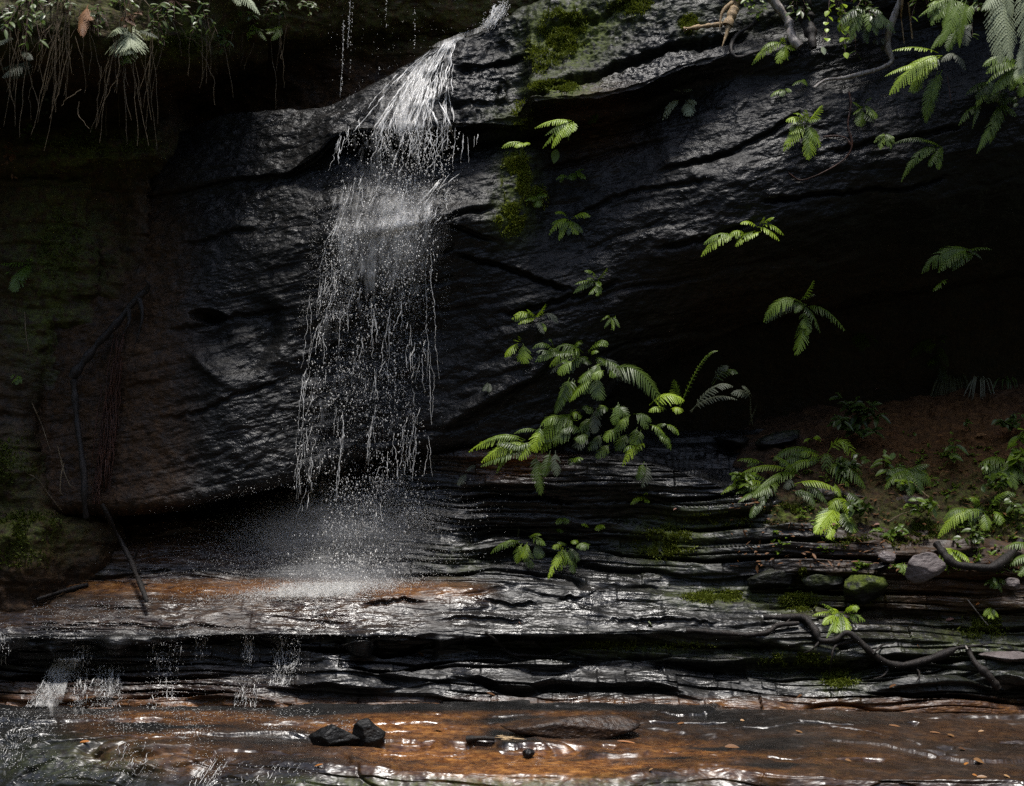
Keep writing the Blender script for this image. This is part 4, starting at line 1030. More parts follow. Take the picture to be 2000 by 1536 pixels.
stick('root', 'thin reddish root looping on the smooth right face', 'root', [(1658, 180), (1662, 205), (1656, 245), (1664, 280), (1655, 305), (1630, 325), (1590, 345), (1562, 352), (1540, 338)], 2.2, 1.2, BROWNR, .015, n=40)
stick('root', 'short red root joining the loop from the left', 'root', [(1608, 268), (1632, 266), (1652, 270), (1662, 284)], 2, 2, BROWNR, .02)
stick('twig', 'hair thin red root under the slab', 'root', [(1140, 250), (1137, 262), (1146, 280)], 1.4, .7, BROWNR, .02)
stick('twig', 'pale stem hanging in front of the crooked branch', 'stem', [(1764, -10), (1760, 30), (1762, 52), (1766, 85)], 2.2, .8, STRAW, .14)
stick('twig', 'straight pale stem beside the crooked branch', 'stem', [(1774, 5), (1778, 40), (1782, 76)], 1.6, 1.4, STRAW, .14)
stick('twig', 'bare thin stem hanging left of the dark fern', 'stem', [(1850, 150), (1855, 180), (1858, 205)], 1.2, .7, BROWNR, .06)
# lower right roots
RG = 'roots crawling over the right ledges'
stick('root', 'thick dark twisted root winding over the right ledges', 'root', [(1492, 1206), (1540, 1206), (1572, 1208), (1592, 1232), (1602, 1252), (1632, 1250), (1655, 1236), (1678, 1252), (1705, 1278), (1740, 1298), (1775, 1298), (1820, 1286), (1860, 1272)], 6, 8, BARK, .05, RG, 64, 2)
stick('root', 'root tapering to a pale twig right of the thick one', 'root', [(1850, 1276), (1870, 1266), (1890, 1264), (1930, 1258)], 6, 1, BARK, .05, RG)
stick('root', 'side root dropping from the thick twisted root', 'root', [(1668, 1252), (1632, 1262), (1624, 1290), (1620, 1318)], 3, 1.2, BARK, .05, RG)
stick('root', 'dark root along the lip of the big wet slab', 'root', [(1340, 1232), (1400, 1236), (1460, 1240), (1498, 1236), (1520, 1222), (1560, 1218)], 4.5, 5, BARK, .03, RG, 34, 1.5)
stick('root', 'u shaped dark root below the fern at right', 'root', [(1828, 1062), (1845, 1085), (1866, 1102), (1900, 1108), (1940, 1108), (1975, 1082), (1996, 1056)], 8, 9, BARK, .06, RG, 40, 2)
stick('root', 'slanting root stub near the right edge', 'root', [(1890, 1268), (1905, 1295), (1930, 1320), (1950, 1345)], 6, 9, BARK, .06, RG, 26, 2)
stick('root', 'fine root fork above the slanting stub', 'root', [(1885, 1262), (1896, 1278), (1906, 1292)], 2, 2, GREY, .06, RG)
stick('root', 'thin root sagging across the shadow under the big slab', 'root', [(948, 1236), (970, 1252), (995, 1276), (1030, 1281), (1078, 1281), (1110, 1266), (1138, 1254)], 2.6, 2.2, BARK, .03, RG, 40, 1)
stick('stick', 'thin straight twig leaning on the right strata', 'twig', [(1890, 1172), (1912, 1200), (1930, 1222)], 1.0, .8, GREY, .05)
stick('stick', 'dry grass stem leaning from the bank seedling', 'stem', [(1785, 945), (1810, 968), (1836, 990)], 1.2, .8, STRAW, .05)
stick('stick', 'thin stem lying across the bank foot', 'stem', [(1735, 1020), (1760, 1005), (1790, 996)], 1.2, .9, ROOTW, .05)
for k_, pts in enumerate(([(1705, 1278), (1722, 1262), (1745, 1258)], [(1602, 1252), (1588, 1268), (1570, 1276)], [(1545, 1207), (1530, 1222), (1510, 1228)], [(1780, 1296), (1796, 1316), (1790, 1334)], [(1740, 1296), (1728, 1318), (1706, 1326)])):
    stick('root', 'thin rootlet forking off the thick twisted root', 'root', pts, 2.4, .8, BARK, .04, RG, 18, 1.5)
# left branches
stick('branch', 'dark fallen branch leaning against the left boulder', 'branch', [(292, 562), (262, 590), (220, 640), (175, 692), (140, 738)], 5, 9, BARK, .12, n=30, wob=3, twigs=[((285, 566), (290, 555), (282, 545)), ((250, 605), (252, 630), (238, 655)), ((270, 580), (278, 620), (262, 680))])
stick('branch', 'dark upright branch standing at the foot of the left boulder', 'branch', [(142, 742), (148, 800), (156, 860), (163, 930), (168, 1012)], 6, 6, BARK, .10, n=30, wob=2)
stick('stick', 'dark stick propped on the rust stained ledge', 'stick', [(200, 985), (222, 1030), (248, 1080), (265, 1120), (282, 1160), (287, 1176)], 4.5, 5, BARK, .14, n=30, wob=1.5, twigs=[((275, 1140), (285, 1142), (292, 1140)), ((262, 1092), (270, 1070), (276, 1062))])
stick('stick', 'short wet shining stick on the left ledge', 'stick', [(74, 1171), (105, 1160), (140, 1150), (172, 1142)], 3.5, 4.5, BARK, .03, n=20, wob=1.0)
RL = 'fine pale roots at the left boulder foot'
for pts in ([(50, 925), (72, 935), (95, 965), (122, 1000)], [(125, 905), (120, 930), (118, 960), (124, 968)], [(118, 900), (135, 945), (142, 950)], [(60, 780), (82, 830), (98, 880)], [(48, 610), (52, 660), (62, 715)], [(112, 870), (118, 895), (122, 905), (120, 920)], [(155, 860), (162, 885), (170, 895)]):
    stick('root', 'hair thin pale root dangling by the left boulder foot', 'root', pts, 1.2, .7, ROOTW, .05, RL, 18, 1)
# the reddish root mat below the leaning branch: a bundle, one thing
A = Acc()
for i in range(60):
    y0 = RNG.uniform(640, 900); y1 = min(985, y0 + RNG.uniform(60, 220)); x0 = lin(235, 195, (y0 - 640) / 340) + RNG.normal(0, 8)
    ys = np.linspace(y0, y1, 9); xs = x0 + np.cumsum(RNG.normal(0, 2.2, 9)) + (ys - y0) * -.08
    d = gsmooth(depth(xs, ys), 1) - RNG.uniform(.02, .08)
    V, F = tube(at(xs, ys, d), np.linspace(.006, .003, 9), 4); A.add(V, F)
tag(A.build('root_mat', BROWNR), 'reddish matted roots hanging at the left seam of the boulder', 'root mat')
# stems hanging at the upper left
HG = 'thin hanging roots over the left overhang'
hang = [(12, -20, 52, 130), (2, 20, 42, 118), (90, 60, 52, 118), (108, 30, 70, 115), (128, -10, 75, 240), (135, 30, 70, 195), (112, 0, 108, 180), (118, 0, 106, 80), (130, 0, 134, 130), (134, 60, 85, 290), (136, 100, 100, 250),
        (140, 90, 118, 190), (40, 0, 72, 100), (72, 60, 62, 150), (62, 130, 60, 240), (172, 40, 198, 160), (198, 130, 185, 250), (218, 100, 200, 160), (212, 115, 172, 262), (205, 165, 215, 260), (222, 105, 208, 190), (236, 110, 240, 170),
        (238, 135, 190, 250), (240, 140, 248, 280), (246, 120, 252, 230), (228, -10, 222, 50), (238, -10, 226, 48), (252, -10, 243, 50), (247, 0, 240, 48), (256, 0, 248, 52), (300, 30, 296, 90), (308, 28, 300, 92), (314, 30, 308, 110),
        (297, 90, 262, 195), (296, 90, 278, 210), (308, 95, 284, 245), (268, -10, 352, 55), (330, 30, 352, 118), (318, 30, 330, 70), (160, 175, 120, 200), (142, 185, 105, 255), (152, 200, 158, 258), (352, 55, 392, 100), (390, 100, 410, 205), (398, 65, 408, 115),
        (420, 60, 408, 150), (432, 60, 425, 145), (470, 45, 468, 130), (545, 60, 546, 118), (455, 60, 450, 110), (480, 65, 476, 100)]
for _ in range(34):
    x0 = rnd.choice((rnd.uniform(0, 330), rnd.uniform(80, 160), rnd.uniform(200, 560))); y0 = rnd.uniform(-10, 90); hang.append((x0, y0, x0 + rnd.gauss(-6, 22), y0 + rnd.uniform(40, 170)))
for _ in range(34):
    x0 = rnd.choice((rnd.uniform(-10, 60), rnd.uniform(90, 150), rnd.uniform(210, 320))); y0 = rnd.uniform(-10, 40); hang.append((x0, y0, x0 + rnd.gauss(-10, 30), y0 + rnd.uniform(140, 270)))
for x0, y0, x1, y1 in hang:
    m = ((x0 + x1) / 2 + rnd.uniform(-9, 9), (y0 + y1) / 2 + rnd.uniform(-6, 6))
    d0 = float(np.min(depth(np.array([x0, x1]), np.array([max(y0, 60), 80])))) - rnd.uniform(.02, .14)
    C = curve_pts([(x0, y0, 0), (*m, 0), (x1, y1, 0)], 12)
    P = at(C[:, 0], C[:, 1], np.full(12, d0))
    A = Acc(); P = P + np.cumsum(RNG.normal(0, .005, (12, 3)), 0); V, F = tube(P, np.linspace(rnd.uniform(.0020, .0042), .0014, 12), 5); A.add(V, F)
    tag(A.build('hanging_root', ROOTW), 'thin pale brown root hanging from the overgrown lip at upper left', 'root', HG)
o = stick('branch', 'short white broken twig at the top left', 'twig', [(112, -6), (98, 8), (82, 14)], 2.2, 1.5, GREY, .12)


# ------------------------------------------------------------------ loose stones
def stone(label, cx, cy, w, h, yaw=0.0, tilt=0.0, dep=None, seed=0, moss=0.0, out=0.0, flat=1.0, rust=0.0, name='stone', group='loose stones lying on the ledges'):
    n, m = 40, 64
    th = np.linspace(0.02, math.pi - .02, n)[:, None]; ph = np.linspace(0, 2 * math.pi, m, endpoint=False)[None]
    S = np.stack([np.sin(th) * np.cos(ph), np.sin(th) * np.sin(ph), np.cos(th) + 0 * ph], -1)
    rg = np.random.default_rng(seed + 900)
    r = np.full((n, m), 1.25)
    for k in range(15):                                               # cut by planes: angular block
        q = rg.normal(0, 1, 3); q /= np.linalg.norm(q)
        dd = rg.uniform(.72, 1.0); c = S @ q
        r = np.minimum(r, np.where(c > .05, dd / np.maximum(c, .05), 9))
    P = S * r[..., None]
    d = float(depth(cx, cy)) - out
    px = .00036 * (d + 11)
    dep = dep or w * .7
    P = P * np.array((w / 2 * px, dep / 2 * px, h / 2 * px * flat))
    P = P + S * (.10 * h * px * fbm(P, 9, 4, seed))[..., None] * .5 + S * (.010 * fbm(P, 40, 3, seed + 4))[..., None] * .6
    ct, s_ = math.cos(R(tilt)), math.sin(R(tilt))
    P = P @ np.array(((ct, 0, s_), (0, 1, 0), (-s_, 0, ct)))
    cy_, sy_ = math.cos(R(yaw)), math.sin(R(yaw))
    P = P @ np.array(((cy_, sy_, 0), (-sy_, cy_, 0), (0, 0, 1)))
    c0 = at(cx, cy, d)
    P = P + c0
    k = np.arange(n - 1)[:, None] * m; j = np.arange(m)[None]
    F = np.stack([k + j, k + m + j, k + m + (j + 1) % m, k + (j + 1) % m], -1).reshape(-1, 4)
    M = np.zeros((n * m, 4), np.float32); M[:, 1] = moss * np.clip(S[..., 2].ravel() + .3, 0, 1); M[:, 0] = rust; M[:, 3] = .15
    o = mesh_obj(name, P.reshape(-1, 3), F, STONE, attrs={'mask': M})
    tag(o, label, 'stone', group)
    return o


STONE = ROCK.copy(); STONE.name = 'stone_rock'
_ns = STONE.node_tree.nodes
PALESTONE = ROCK.copy(); PALESTONE.name = 'grey_stone'
for nd in PALESTONE.node_tree.nodes:
    if nd.type == 'VALTORGB' and abs(nd.color_ramp.elements[0].color[0] - .004) < 1e-4:
        for e, c in zip(nd.color_ramp.elements, ((.06, .05, .047), (.12, .10, .095), (.20, .17, .16))): e.color = (*c, 1)


def pale(o): o.data.materials[0] = PALESTONE; return o


pale(stone('pointed pale grey stone standing at the bank foot', 1805, 1104, 74, 58, 10, 18, 40, 3, out=.16))
pale(stone('small rounded grey stone left of the pointed one', 1733, 1090, 32, 22, 0, 5, 24, 4, out=.12))
stone('flat dark stone just below the small rounded one', 1718, 1108, 40, 14, 0, 8, 26, 5, out=.05)
stone('mossy topped long stone among the strata', 1610, 1138, 84, 34, 0, 6, 50, 6, .5, .08)
stone('stone thickly covered by green moss at the strata edge', 1688, 1152, 84, 60, 0, 8, 60, 7, 1.3, .08)
stone('brownish rounded stone left of the mossy topped one', 1505, 1132, 110, 32, 0, 8, 60, 8, .1, .08)
stone('flat grey stone slab lying in front of the cave', 1432, 864, 66, 26, 10, -8, 60, 9, 0, .12)
stone('dull flat slab wedged right of the grey slab', 1525, 858, 84, 24, 0, 12, 50, 10, .2, .12)
stone('low dark jagged rock in the stream', 652, 1440, 96, 44, 0, -4, 60, 11, 0, .16, name='rock', group='dark rocks in the stream')
stone('rounded black rock standing in the stream', 722, 1436, 60, 56, 0, 0, 46, 12, 0, .16, name='rock', group='dark rocks in the stream')
stone('long low dark rock lying across the stream bed', 1105, 1420, 236, 46, 0, 0, 90, 13, 0, .13, name='rock', group='dark rocks in the stream', rust=.15)
stone('small round black stone on the orange rock', 1032, 1472, 24, 18, 0, 0, 18, 14, 0, .05, name='stone')
pale(stone('small grey stone at the right edge of the ledges', 1975, 1142, 34, 22, 0, 0, 26, 15, out=.05))
pale(stone('flat grey slab end at the right edge', 1968, 1282, 96, 18, 0, 2, 60, 16, out=.08))


# ------------------------------------------------------------------ fallen leaves and wood on the stream bed
def fallen(label, px, py, L, w, ang, mat, group='fallen leaves on the rock', curl=.12):
    d = float(depth(px, py)) - .012
    k = .00036 * (d + 11)
    c = at(px, py, d)
    D = np.array((math.cos(R(ang)), math.sin(R(ang)) * .5, -math.sin(R(ang)) * .55))
    V, F = leaf_blade(c - D * L * k / 2, D, np.array((.15, -.55, 1.)), L * k, w * k, 7, curl)
    A = Acc(); A.add(V, F)
    tag(A.build('fallen_leaf', mat), label, 'leaf', group)


DTAN = leaf_material('tan_leaf', (.16, .08, .03), (.34, .20, .09), .45, .1)
DPINK = leaf_material('pinkish_leaf', (.22, .11, .08), (.36, .2, .15), .5, .1)
DORNG = leaf_material('orange_leaf', (.25, .09, .02), (.4, .17, .04), .45, .1)
for a in (('narrow tan leaf lying alone on the dark pool water', 1562, 1429, 18, 3, 25, DTAN), ('orange leaf curled on the stream bed at lower right', 1885, 1493, 16, 4, -60, DORNG), ('broad tan leaf right of the orange curled one', 1912, 1486, 24, 7, 25, DTAN),
          ('speckled yellow leaf at the bottom right', 1918, 1517, 20, 4, -15, DTAN), ('yellow leaf near the bottom right corner', 1967, 1516, 16, 3.5, 30, DTAN), ('tiny orange leaf left of the speckled yellow one', 1904, 1514, 11, 3, 20, DORNG),
          ('red brown leaf above the orange curled one', 1879, 1462, 15, 4, 20, DEAD), ('slim tan leaf pointing down at right of the pool', 1860, 1437, 24, 3.5, 30, DTAN), ('slim brown leaf lying flat left of the pointing one', 1827, 1430, 22, 2, 2, DEAD),
          ('brown leaf floating in the middle of the pool', 1748, 1417, 24, 2.5, 5, DEAD), ('small tan leaf high at the right pool edge', 1916, 1428, 11, 3, -30, DTAN), ('small leaf at the middle of the lower pool', 1657, 1485, 13, 4, 15, DTAN),
          ('curled brown leaf at the left of the pool', 1430, 1458, 28, 6, -8, DEAD), ('brown leaf at the left foot of the wet strata', 1328, 1413, 18, 3, -40, DEAD), ('tiny pale leaf at the back edge of the pool', 1450, 1407, 8, 3, 0, DTAN),
          ('brown leaf clinging to the strata above the pool', 1561, 1360, 14, 4.5, -55, DEAD), ('thin tan leaf just above the pool edge', 1529, 1382, 14, 2, 0, DTAN), ('pale heart shaped leaf on the big wet slab', 1270, 1219, 17, 6, 60, PALE),
          ('tiny pinkish leaf on the big wet slab', 1015, 1217, 8, 2, 60, DPINK), ('pale leaf at the bottom edge of the orange rock', 1270, 1504, 14, 4, -60, DTAN), ('long brown leaf leaning on the stream bed', 852, 1425, 30, 4, -45, DEAD),
          ('brown leaf in the dark recess under the slab', 822, 1278, 14, 4, 40, DEAD), ('narrow brown leaf at the foot of the middle strata', 959, 1355, 18, 3, 25, DEAD), ('orange brown leaf on the flowing water at lower left', 166, 1448, 22, 3.5, -22, DORNG),
          ('small orange strip of leaf right of the stick', 1226, 1448, 40, 2.2, 3, DORNG), ('pinkish leaf folded on the right strata', 1855, 1210, 16, 5, -35, DPINK), ('small orange leaf near the leaning twig', 1909, 1180, 9, 4, -50, DORNG),
          ('tiny orange leaf below the thick root', 1793, 1262, 7, 3, 60, DORNG), ('brown leaf standing in the strata below the mossy patch', 1743, 1340, 16, 4, -50, DEAD), ('brown leaf on the bank right of the fern clump', 1718, 944, 20, 4, 65, DEAD),
          ('pale leaf on the bank foot', 1713, 1024, 11, 3.5, -25, DPINK), ('small red leaf under the fern clump', 1567, 1026, 10, 4, 55, DPINK), ('brown leaf hanging in the dark shrub', 1676, 850, 30, 5, -70, DTAN), ('folded tan leaf at the right of the bank', 1915, 850, 22, 6, -30, DTAN),
          ('pink leaf at the right of the bank', 1975, 925, 13, 5, 20, DPINK), ('brown leaf below the bank seedlings', 1850, 962, 18, 5, 20, DEAD), ('small leaf at the cave mouth behind the shrub', 1712, 760, 13, 4, -40, DPINK),
          ('tiny leaf on the strata left of the fern clump', 1318, 995, 8, 4, -50, DPINK), ('pale upright chip of wood by the stick', 1027, 1432, 16, 2, 85, STRAW), ('small tan chip at the end of the long dark rock', 1125, 1434, 15, 2.5, -20, DTAN),
          ('long tan leaf near the orange rock edge', 622, 1494, 22, 2.5, -40, DORNG), ('brown leaf in the middle of the wet strata', 1700, 1168, 12, 4, 70, DEAD)):
    fallen(*a)
stick('stick', 'dark broken stick lying on the orange rock', 'stick', [(912, 1445), (940, 1442), (966, 1443)], 5.5, 5, BARK, .03, n=14, wob=1.5)
A = Acc()
for i in range(9):
    x0 = 965 + RNG.uniform(0, 20); y0 = 1440 + RNG.uniform(-3, 6)
    V, F = leaf_blade(on(x0, y0, .025), np.array((1, RNG.uniform(-.3, .3), RNG.uniform(-.25, .1))), np.array((0, -.5, 1)), RNG.uniform(.06, .19), RNG.uniform(.004, .008), 4, 0); A.add(V, F)
tag(A.build('splintered_wood', STRAW), 'pale yellow splintered end of wood beside the dark stick', 'wood')


# ------------------------------------------------------------------ moss cushions standing off the rock
def moss(label, spots, n, size, mat=MOSS):
    A = Acc(); out = []
    for cx, cy, rx, ry, wgt in spots:
        k = int(n * wgt)
        a = RNG.uniform(0, 2 * math.pi, k); q = np.sqrt(RNG.uniform(0, 1, k)) * RNG.uniform(.6, 1.1, k)
        x = cx + rx * q * np.cos(a); y = cy + ry * q * np.sin(a)
        P = on(x, y, 0.0)
        keep = fbm(P, 9, 3, 201) > -.12
        out.append(P[keep])
    P = np.concatenate(out); k = len(P)
    D = RNG.normal(0, .55, (k, 3)) + np.array((0, -.75, .55)); D /= np.linalg.norm(D, axis=1)[:, None]
    L = size * RNG.uniform(.5, 1.4, k)[:, None]
    W = np.cross(D, RNG.normal(0, 1, (k, 3))); W /= np.linalg.norm(W, axis=1)[:, None]
    V = np.stack([P - W * L * .22, P + W * L * .22, P + D * L + W * L * .1, P + D * L - W * L * .1], 1).reshape(-1, 3)
    o = mesh_obj('moss', V, np.arange(4 * k).reshape(-1, 4), mat, smooth=False)
    tag(o, label, 'moss', kind='stuff')


moss('green moss cushions on the rock above the waterfall slab', [(1100, 62, 50, 52, 1.2), (1080, 170, 48, 12, .9), (1060, 110, 40, 40, .3), (1235, 12, 50, 20, .3), (1345, 48, 20, 20, .25)], 4200, .022)
moss('wet green moss bulge right of the waterfall', [(1008, 345, 30, 58, 1), (1000, 430, 34, 36, .4), (1020, 225, 24, 30, .3), (1050, 390, 24, 30, .2)], 3600, .022)
moss('dark moss over the stepped ledges', [(1300, 1060, 66, 34, 1), (1400, 1165, 70, 14, .6), (1560, 1176, 40, 22, .5), (1688, 1150, 36, 28, .8), (1570, 1125, 12, 14, .3), (1250, 1262, 150, 9, .4), (1550, 1290, 70, 16, .6), (1640, 1325, 40, 20, .5), (1420, 1015, 90, 14, .4), (1590, 1290, 40, 12, .3), (1920, 1225, 60, 24, .4)], 3600, .02)
moss('moss patches on the earth bank', [(1790, 1042, 44, 30, 1), (1530, 1002, 44, 18, .9), (1700, 1060, 80, 20, .5), (1950, 1010, 60, 30, .4)], 3000, .02)
moss('dull moss on the left buttress', [(350, 92, 50, 22, .8), (120, 480, 60, 80, .5), (20, 900, 50, 60, .7), (50, 1030, 80, 36, .8), (40, 1085, 90, 30, .4), (200, 285, 120, 18, .4)], 3000, .024)
A = Acc()
for i in range(900):
    x = RNG.uniform(1430, 2060); y = RNG.uniform(860, 1110)
    if y < 860 + max(0, 1560 - x) * .5: continue
    D = RNG.normal(0, 1, 3) * np.array((1, .7, .35))
    V, F = leaf_blade(on(x, y, .012), D, np.array((RNG.normal(0, .4), -.5, 1)), RNG.uniform(.02, .075), RNG.uniform(.003, .012), 4, .1); A.add(V, F)
tag(A.build('leaf_litter', DEAD), 'dead leaf litter strewn over the earth bank', 'leaf litter', kind='stuff')
A = Acc()
for i in range(700):
    x = RNG.uniform(1500, 2060); y = RNG.uniform(870, 1120)
    if fbm(np.array([[x * .01, y * .015, 0.]]), 1.0, 3, 501)[0] < .02: continue
    P = on(x, y, .0)
    for q in range(4):
        V, F = leaf_blade(P, RNG.normal(0, 1, 3) * np.array((1, .6, .4)) + np.array((0, -.5, .8)), np.array((0, -.5, 1)), RNG.uniform(.03, .07), RNG.uniform(.006, .013), 4, .3); A.add(V, F)
tag(A.build('ground_cover', MID), 'low green ground cover scattered over the earth bank', 'ground cover', kind='stuff')
# ------------------------------------------------------------------ water
def water_material(name, col=.62, alpha=None, rough=.18):
    t = NT(name)
    t.b.inputs['Base Color'].default_value = (col * 1.02, col, col * .95, 1)
    t.b.inputs['Roughness'].default_value = rough
    t.b.inputs['IOR'].default_value = 1.33
    if alpha is not None: t.b.inputs['Alpha'].default_value = alpha
    return t


DROP = water_material('white_water', .60, .85).m
MISTM = water_material('fine_spray', .70, .65).m
# lacy sheet: opacity from noise drawn out along the flow ('flow' attribute: across, along, strength)
t = water_material('lacy_water', .62)
fa = t.n('ShaderNodeAttribute', attribute_name='flow')
sp = t.n('ShaderNodeSeparateColor'); t.l(fa.outputs['Color'], sp.inputs[0])
fv = t.n('ShaderNodeCombineXYZ'); t.l(sp.outputs[0], fv.inputs[0]); t.l(sp.outputs[1], fv.inputs[1])
v1 = t.mapping(fv.outputs[0], (46, 9, 1)); v2 = t.mapping(fv.outputs[0], (110, 34, 1))
nn = t.math('ADD', t.math('MULTIPLY', t.noise(v1, 1.0, 5, .65, .6), .62), t.math('MULTIPLY', t.noise(v2, 1.0, 4, .7, .4), .38))
al = t.ramp(t.math('ADD', nn, t.math('SUBTRACT', t.math('MULTIPLY', sp.outputs[2], .42), .30)), [(.38, 0.0), (.46, .16), (.56, .55), (.68, .95)])
t.l(al, t.b.inputs['Alpha'])
t.l(t.bump(nn, 1.0, .05), t.b.inputs['Normal'])
LACE = t.m

OCT_V = np.array(((1, 0, 0), (-1, 0, 0), (0, 1, 0), (0, -1, 0), (0, 0, 1), (0, 0, -1)), float)
OCT_F = np.array(((0, 2, 4), (2, 1, 4), (1, 3, 4), (3, 0, 4), (2, 0, 5), (1, 2, 5), (3, 1, 5), (0, 3, 5)))


def drops(P, r, stretch=1.6, lean=None):
    """one mesh of small elongated drops: (V, F)"""
    k = len(P)
    s = np.stack([r, r, r * stretch * RNG.uniform(.7, 1.3, k)], 1)
    V = OCT_V[None] * s[:, None]
    if lean is not None: V[..., 0] += lean[:, None] * V[..., 2]
    V = V + P[:, None]
    F = (OCT_F[None] + 6 * np.arange(k)[:, None, None]).reshape(-1, 3)
    return V.reshape(-1, 3), F


ENV = np.array([  # py, left, right edge of the falling water
    (50, 940, 968), (82, 852, 895), (110, 808, 890), (140, 762, 884), (170, 735, 880), (200, 716, 882), (232, 688, 886), (262, 655, 890), (300, 648, 890), (340, 648, 888), (400, 646, 872), (460, 640, 858),
    (520, 632, 848), (600, 618, 842), (700, 600, 836), (800, 588, 828), (850, 580, 822), (985, 570, 812), (1100, 560, 790)], float)


def env(py, s):
    L = np.interp(py, ENV[:, 0], ENV[:, 1]); Rr = np.interp(py, ENV[:, 0], ENV[:, 2])
    return L + (Rr - L) * s


def front_smooth(px, py, k=10):
    """nearest rock within k pixels across (so that water stands clear of every bump)"""
    return np.min([depth(px + a, py + b) for a in (-k, 0, k) for b in (-k, 0, k)], axis=0)


def sheet(py0, py1, n, m, strength, out=.012, s0=0., s1=1., free=None):
    """a lacy sheet between two heights of the fall"""
    py = np.linspace(py0, py1, n)[:, None] + np.zeros((1, m)); s = np.linspace(s0, s1, m)[None] + np.zeros((n, 1))
    px = env(py, s)
    d = front_smooth(px, py, 3)
    d = np.stack([gsmooth(r, 2) for r in d]); d = np.stack([gsmooth(c, 2) for c in d.T]).T - out
    if free is not None: d = np.minimum(d, free)
    P = at(px, py, d) + np.array((0, -1., .2)) * (.012 * fbm(np.stack([px * .012, py * .006, 0 * px], -1), 4, 3, 301))[..., None]
    st = strength(s, (py - py0) / (py1 - py0)) if callable(strength) else strength + 0 * s
    edge = np.minimum(1, np.minimum(s - s0, s1 - s) / (s1 - s0) * 9)
    fl = np.stack([px / 1000. + .1 * py / 1000, py / 1000., st * edge, np.ones_like(s)], -1)
    return P.reshape(-1, 3), gfaces(n, m), fl.reshape(-1, 4)


def rivulet(px0, py0, px1, py1, r, out, Y0=None, wig=3.0, n=None, breaks=.25, taper=.25):
    """one irregular string of water (r in m)"""
    n = n or int(np.clip(math.hypot(px1 - px0, py1 - py0) / 4, 6, 60))
    k = np.linspace(0, 1, n)
    px = px0 + (px1 - px0) * k + np.cumsum(RNG.normal(0, wig * .22, n)); py = py0 + (py1 - py0) * k
    if Y0 is None:
        d = gsmooth(front_smooth(px, py, 2), 1) - out
    else:
        d = np.minimum(Y0 - .05 * k, front_smooth(px, py, 2) - .01)
    nz = noise(np.stack([np.full(n, RNG.uniform(0, 99)), np.arange(n) * .7, np.full(n, RNG.uniform(0, 99))], -1), 1.0, 5)
    rad = r * np.clip(1 + .9 * nz - breaks, .06, 2.0) * np.minimum(1, np.minimum((k + .02) / .08, (1.02 - k) / taper))
    return tube(at(px, py, d), np.maximum(rad, .0006), 5)


# ---- the fall itself: an empty that carries sheet, strings and drops
fall = empty('waterfall', on(770, 260, .1)); tag(fall, 'white waterfall pouring over the rock nose and down the dark cliff', 'waterfall', kind='structure')
VV = []; FF = []; AA = []; cnt = 0
for V, F, a in (
        sheet(44, 92, 24, 26, lambda s, t_: .75 + 0 * s, .015),
        sheet(74, 280, 140, 120, lambda s, t_: (1 - .8 * sstep(.80, 1, t_ + .12 * np.sin(s * 31) + .08 * np.sin(s * 77))) * .20 + .42 * np.exp(-((s - .66 + .2 * t_) / .22) ** 2) * (1 - .3 * t_) + .2 * np.exp(-(t_ / .15) ** 2), .02),
        sheet(110, 262, 110, 110, lambda s, t_: .22 + .50 * np.exp(-((s - .5) / .25) ** 2), .045),
        sheet(240, 370, 70, 80, lambda s, t_: .38 - .12 * t_ + .14 * np.exp(-((s - .45) / .3) ** 2), .03, free=-.26),
        sheet(330, 545, 110, 110, lambda s, t_: .30 + .50 * sstep(0, .5, t_) * (1 - .6 * sstep(.75, 1, t_)) * (.75 + .25 * np.sin(s * 9 + 2)), .02),
        sheet(360, 620, 110, 110, lambda s, t_: .20 + .40 * sstep(.1, .45, t_) * (1 - .8 * sstep(.6, 1, t_)), .06),
        sheet(540, 1010, 160, 90, lambda s, t_: .36 - .06 * t_ + .16 * np.exp(-((s - .1) / .10) ** 2), .03)):
    VV.append(V); FF.append(F + cnt); AA.append(a); cnt += len(V)
mesh_obj('water_sheet', np.concatenate(VV), np.concatenate(FF), LACE, fall, attrs={'flow': np.concatenate(AA)})

A = Acc()
for i in range(110):                                                  # over the nose
    s = np.clip(RNG.normal(.62, .22), .05, 1); p0 = RNG.uniform(78, 225); p1 = min(275, p0 + RNG.uniform(25, 90)); ds = RNG.normal(0, .05)
    A.add(*rivulet(env(p0, s), p0, env(p1, np.clip(s + ds, 0, 1)), p1, RNG.uniform(.0025, .0075), RNG.uniform(.015, .05), None, 4))
for c in range(17):                                                   # strings hanging free under the lip, in uneven bunches
    sc_ = RNG.uniform(.05, 1.0); ln_ = RNG.normal(-.16, .12); Lc = RNG.uniform(25, 100)
    for i in range(RNG.integers(1, 6)):
        s = sc_ + RNG.normal(0, .022); p0 = RNG.uniform(225, 268); L = Lc * RNG.uniform(.4, 1.2)
        A.add(*rivulet(env(p0, s), p0, env(p0, s) + ln_ * L + RNG.normal(0, 4), p0 + L, RNG.uniform(.0016, .0056), .03, -.30 + RNG.uniform(-.08, .1), 8, breaks=.45))
for x, a, b in ((905, 262, 292), (926, 266, 288), (934, 262, 282), (914, 268, 318), (906, 264, 312), (890, 250, 330), (862, 236, 310), (876, 240, 290)):
    A.add(*rivulet(x, a, x - 2, b, .0026, .03, -.28, 3, breaks=.4))
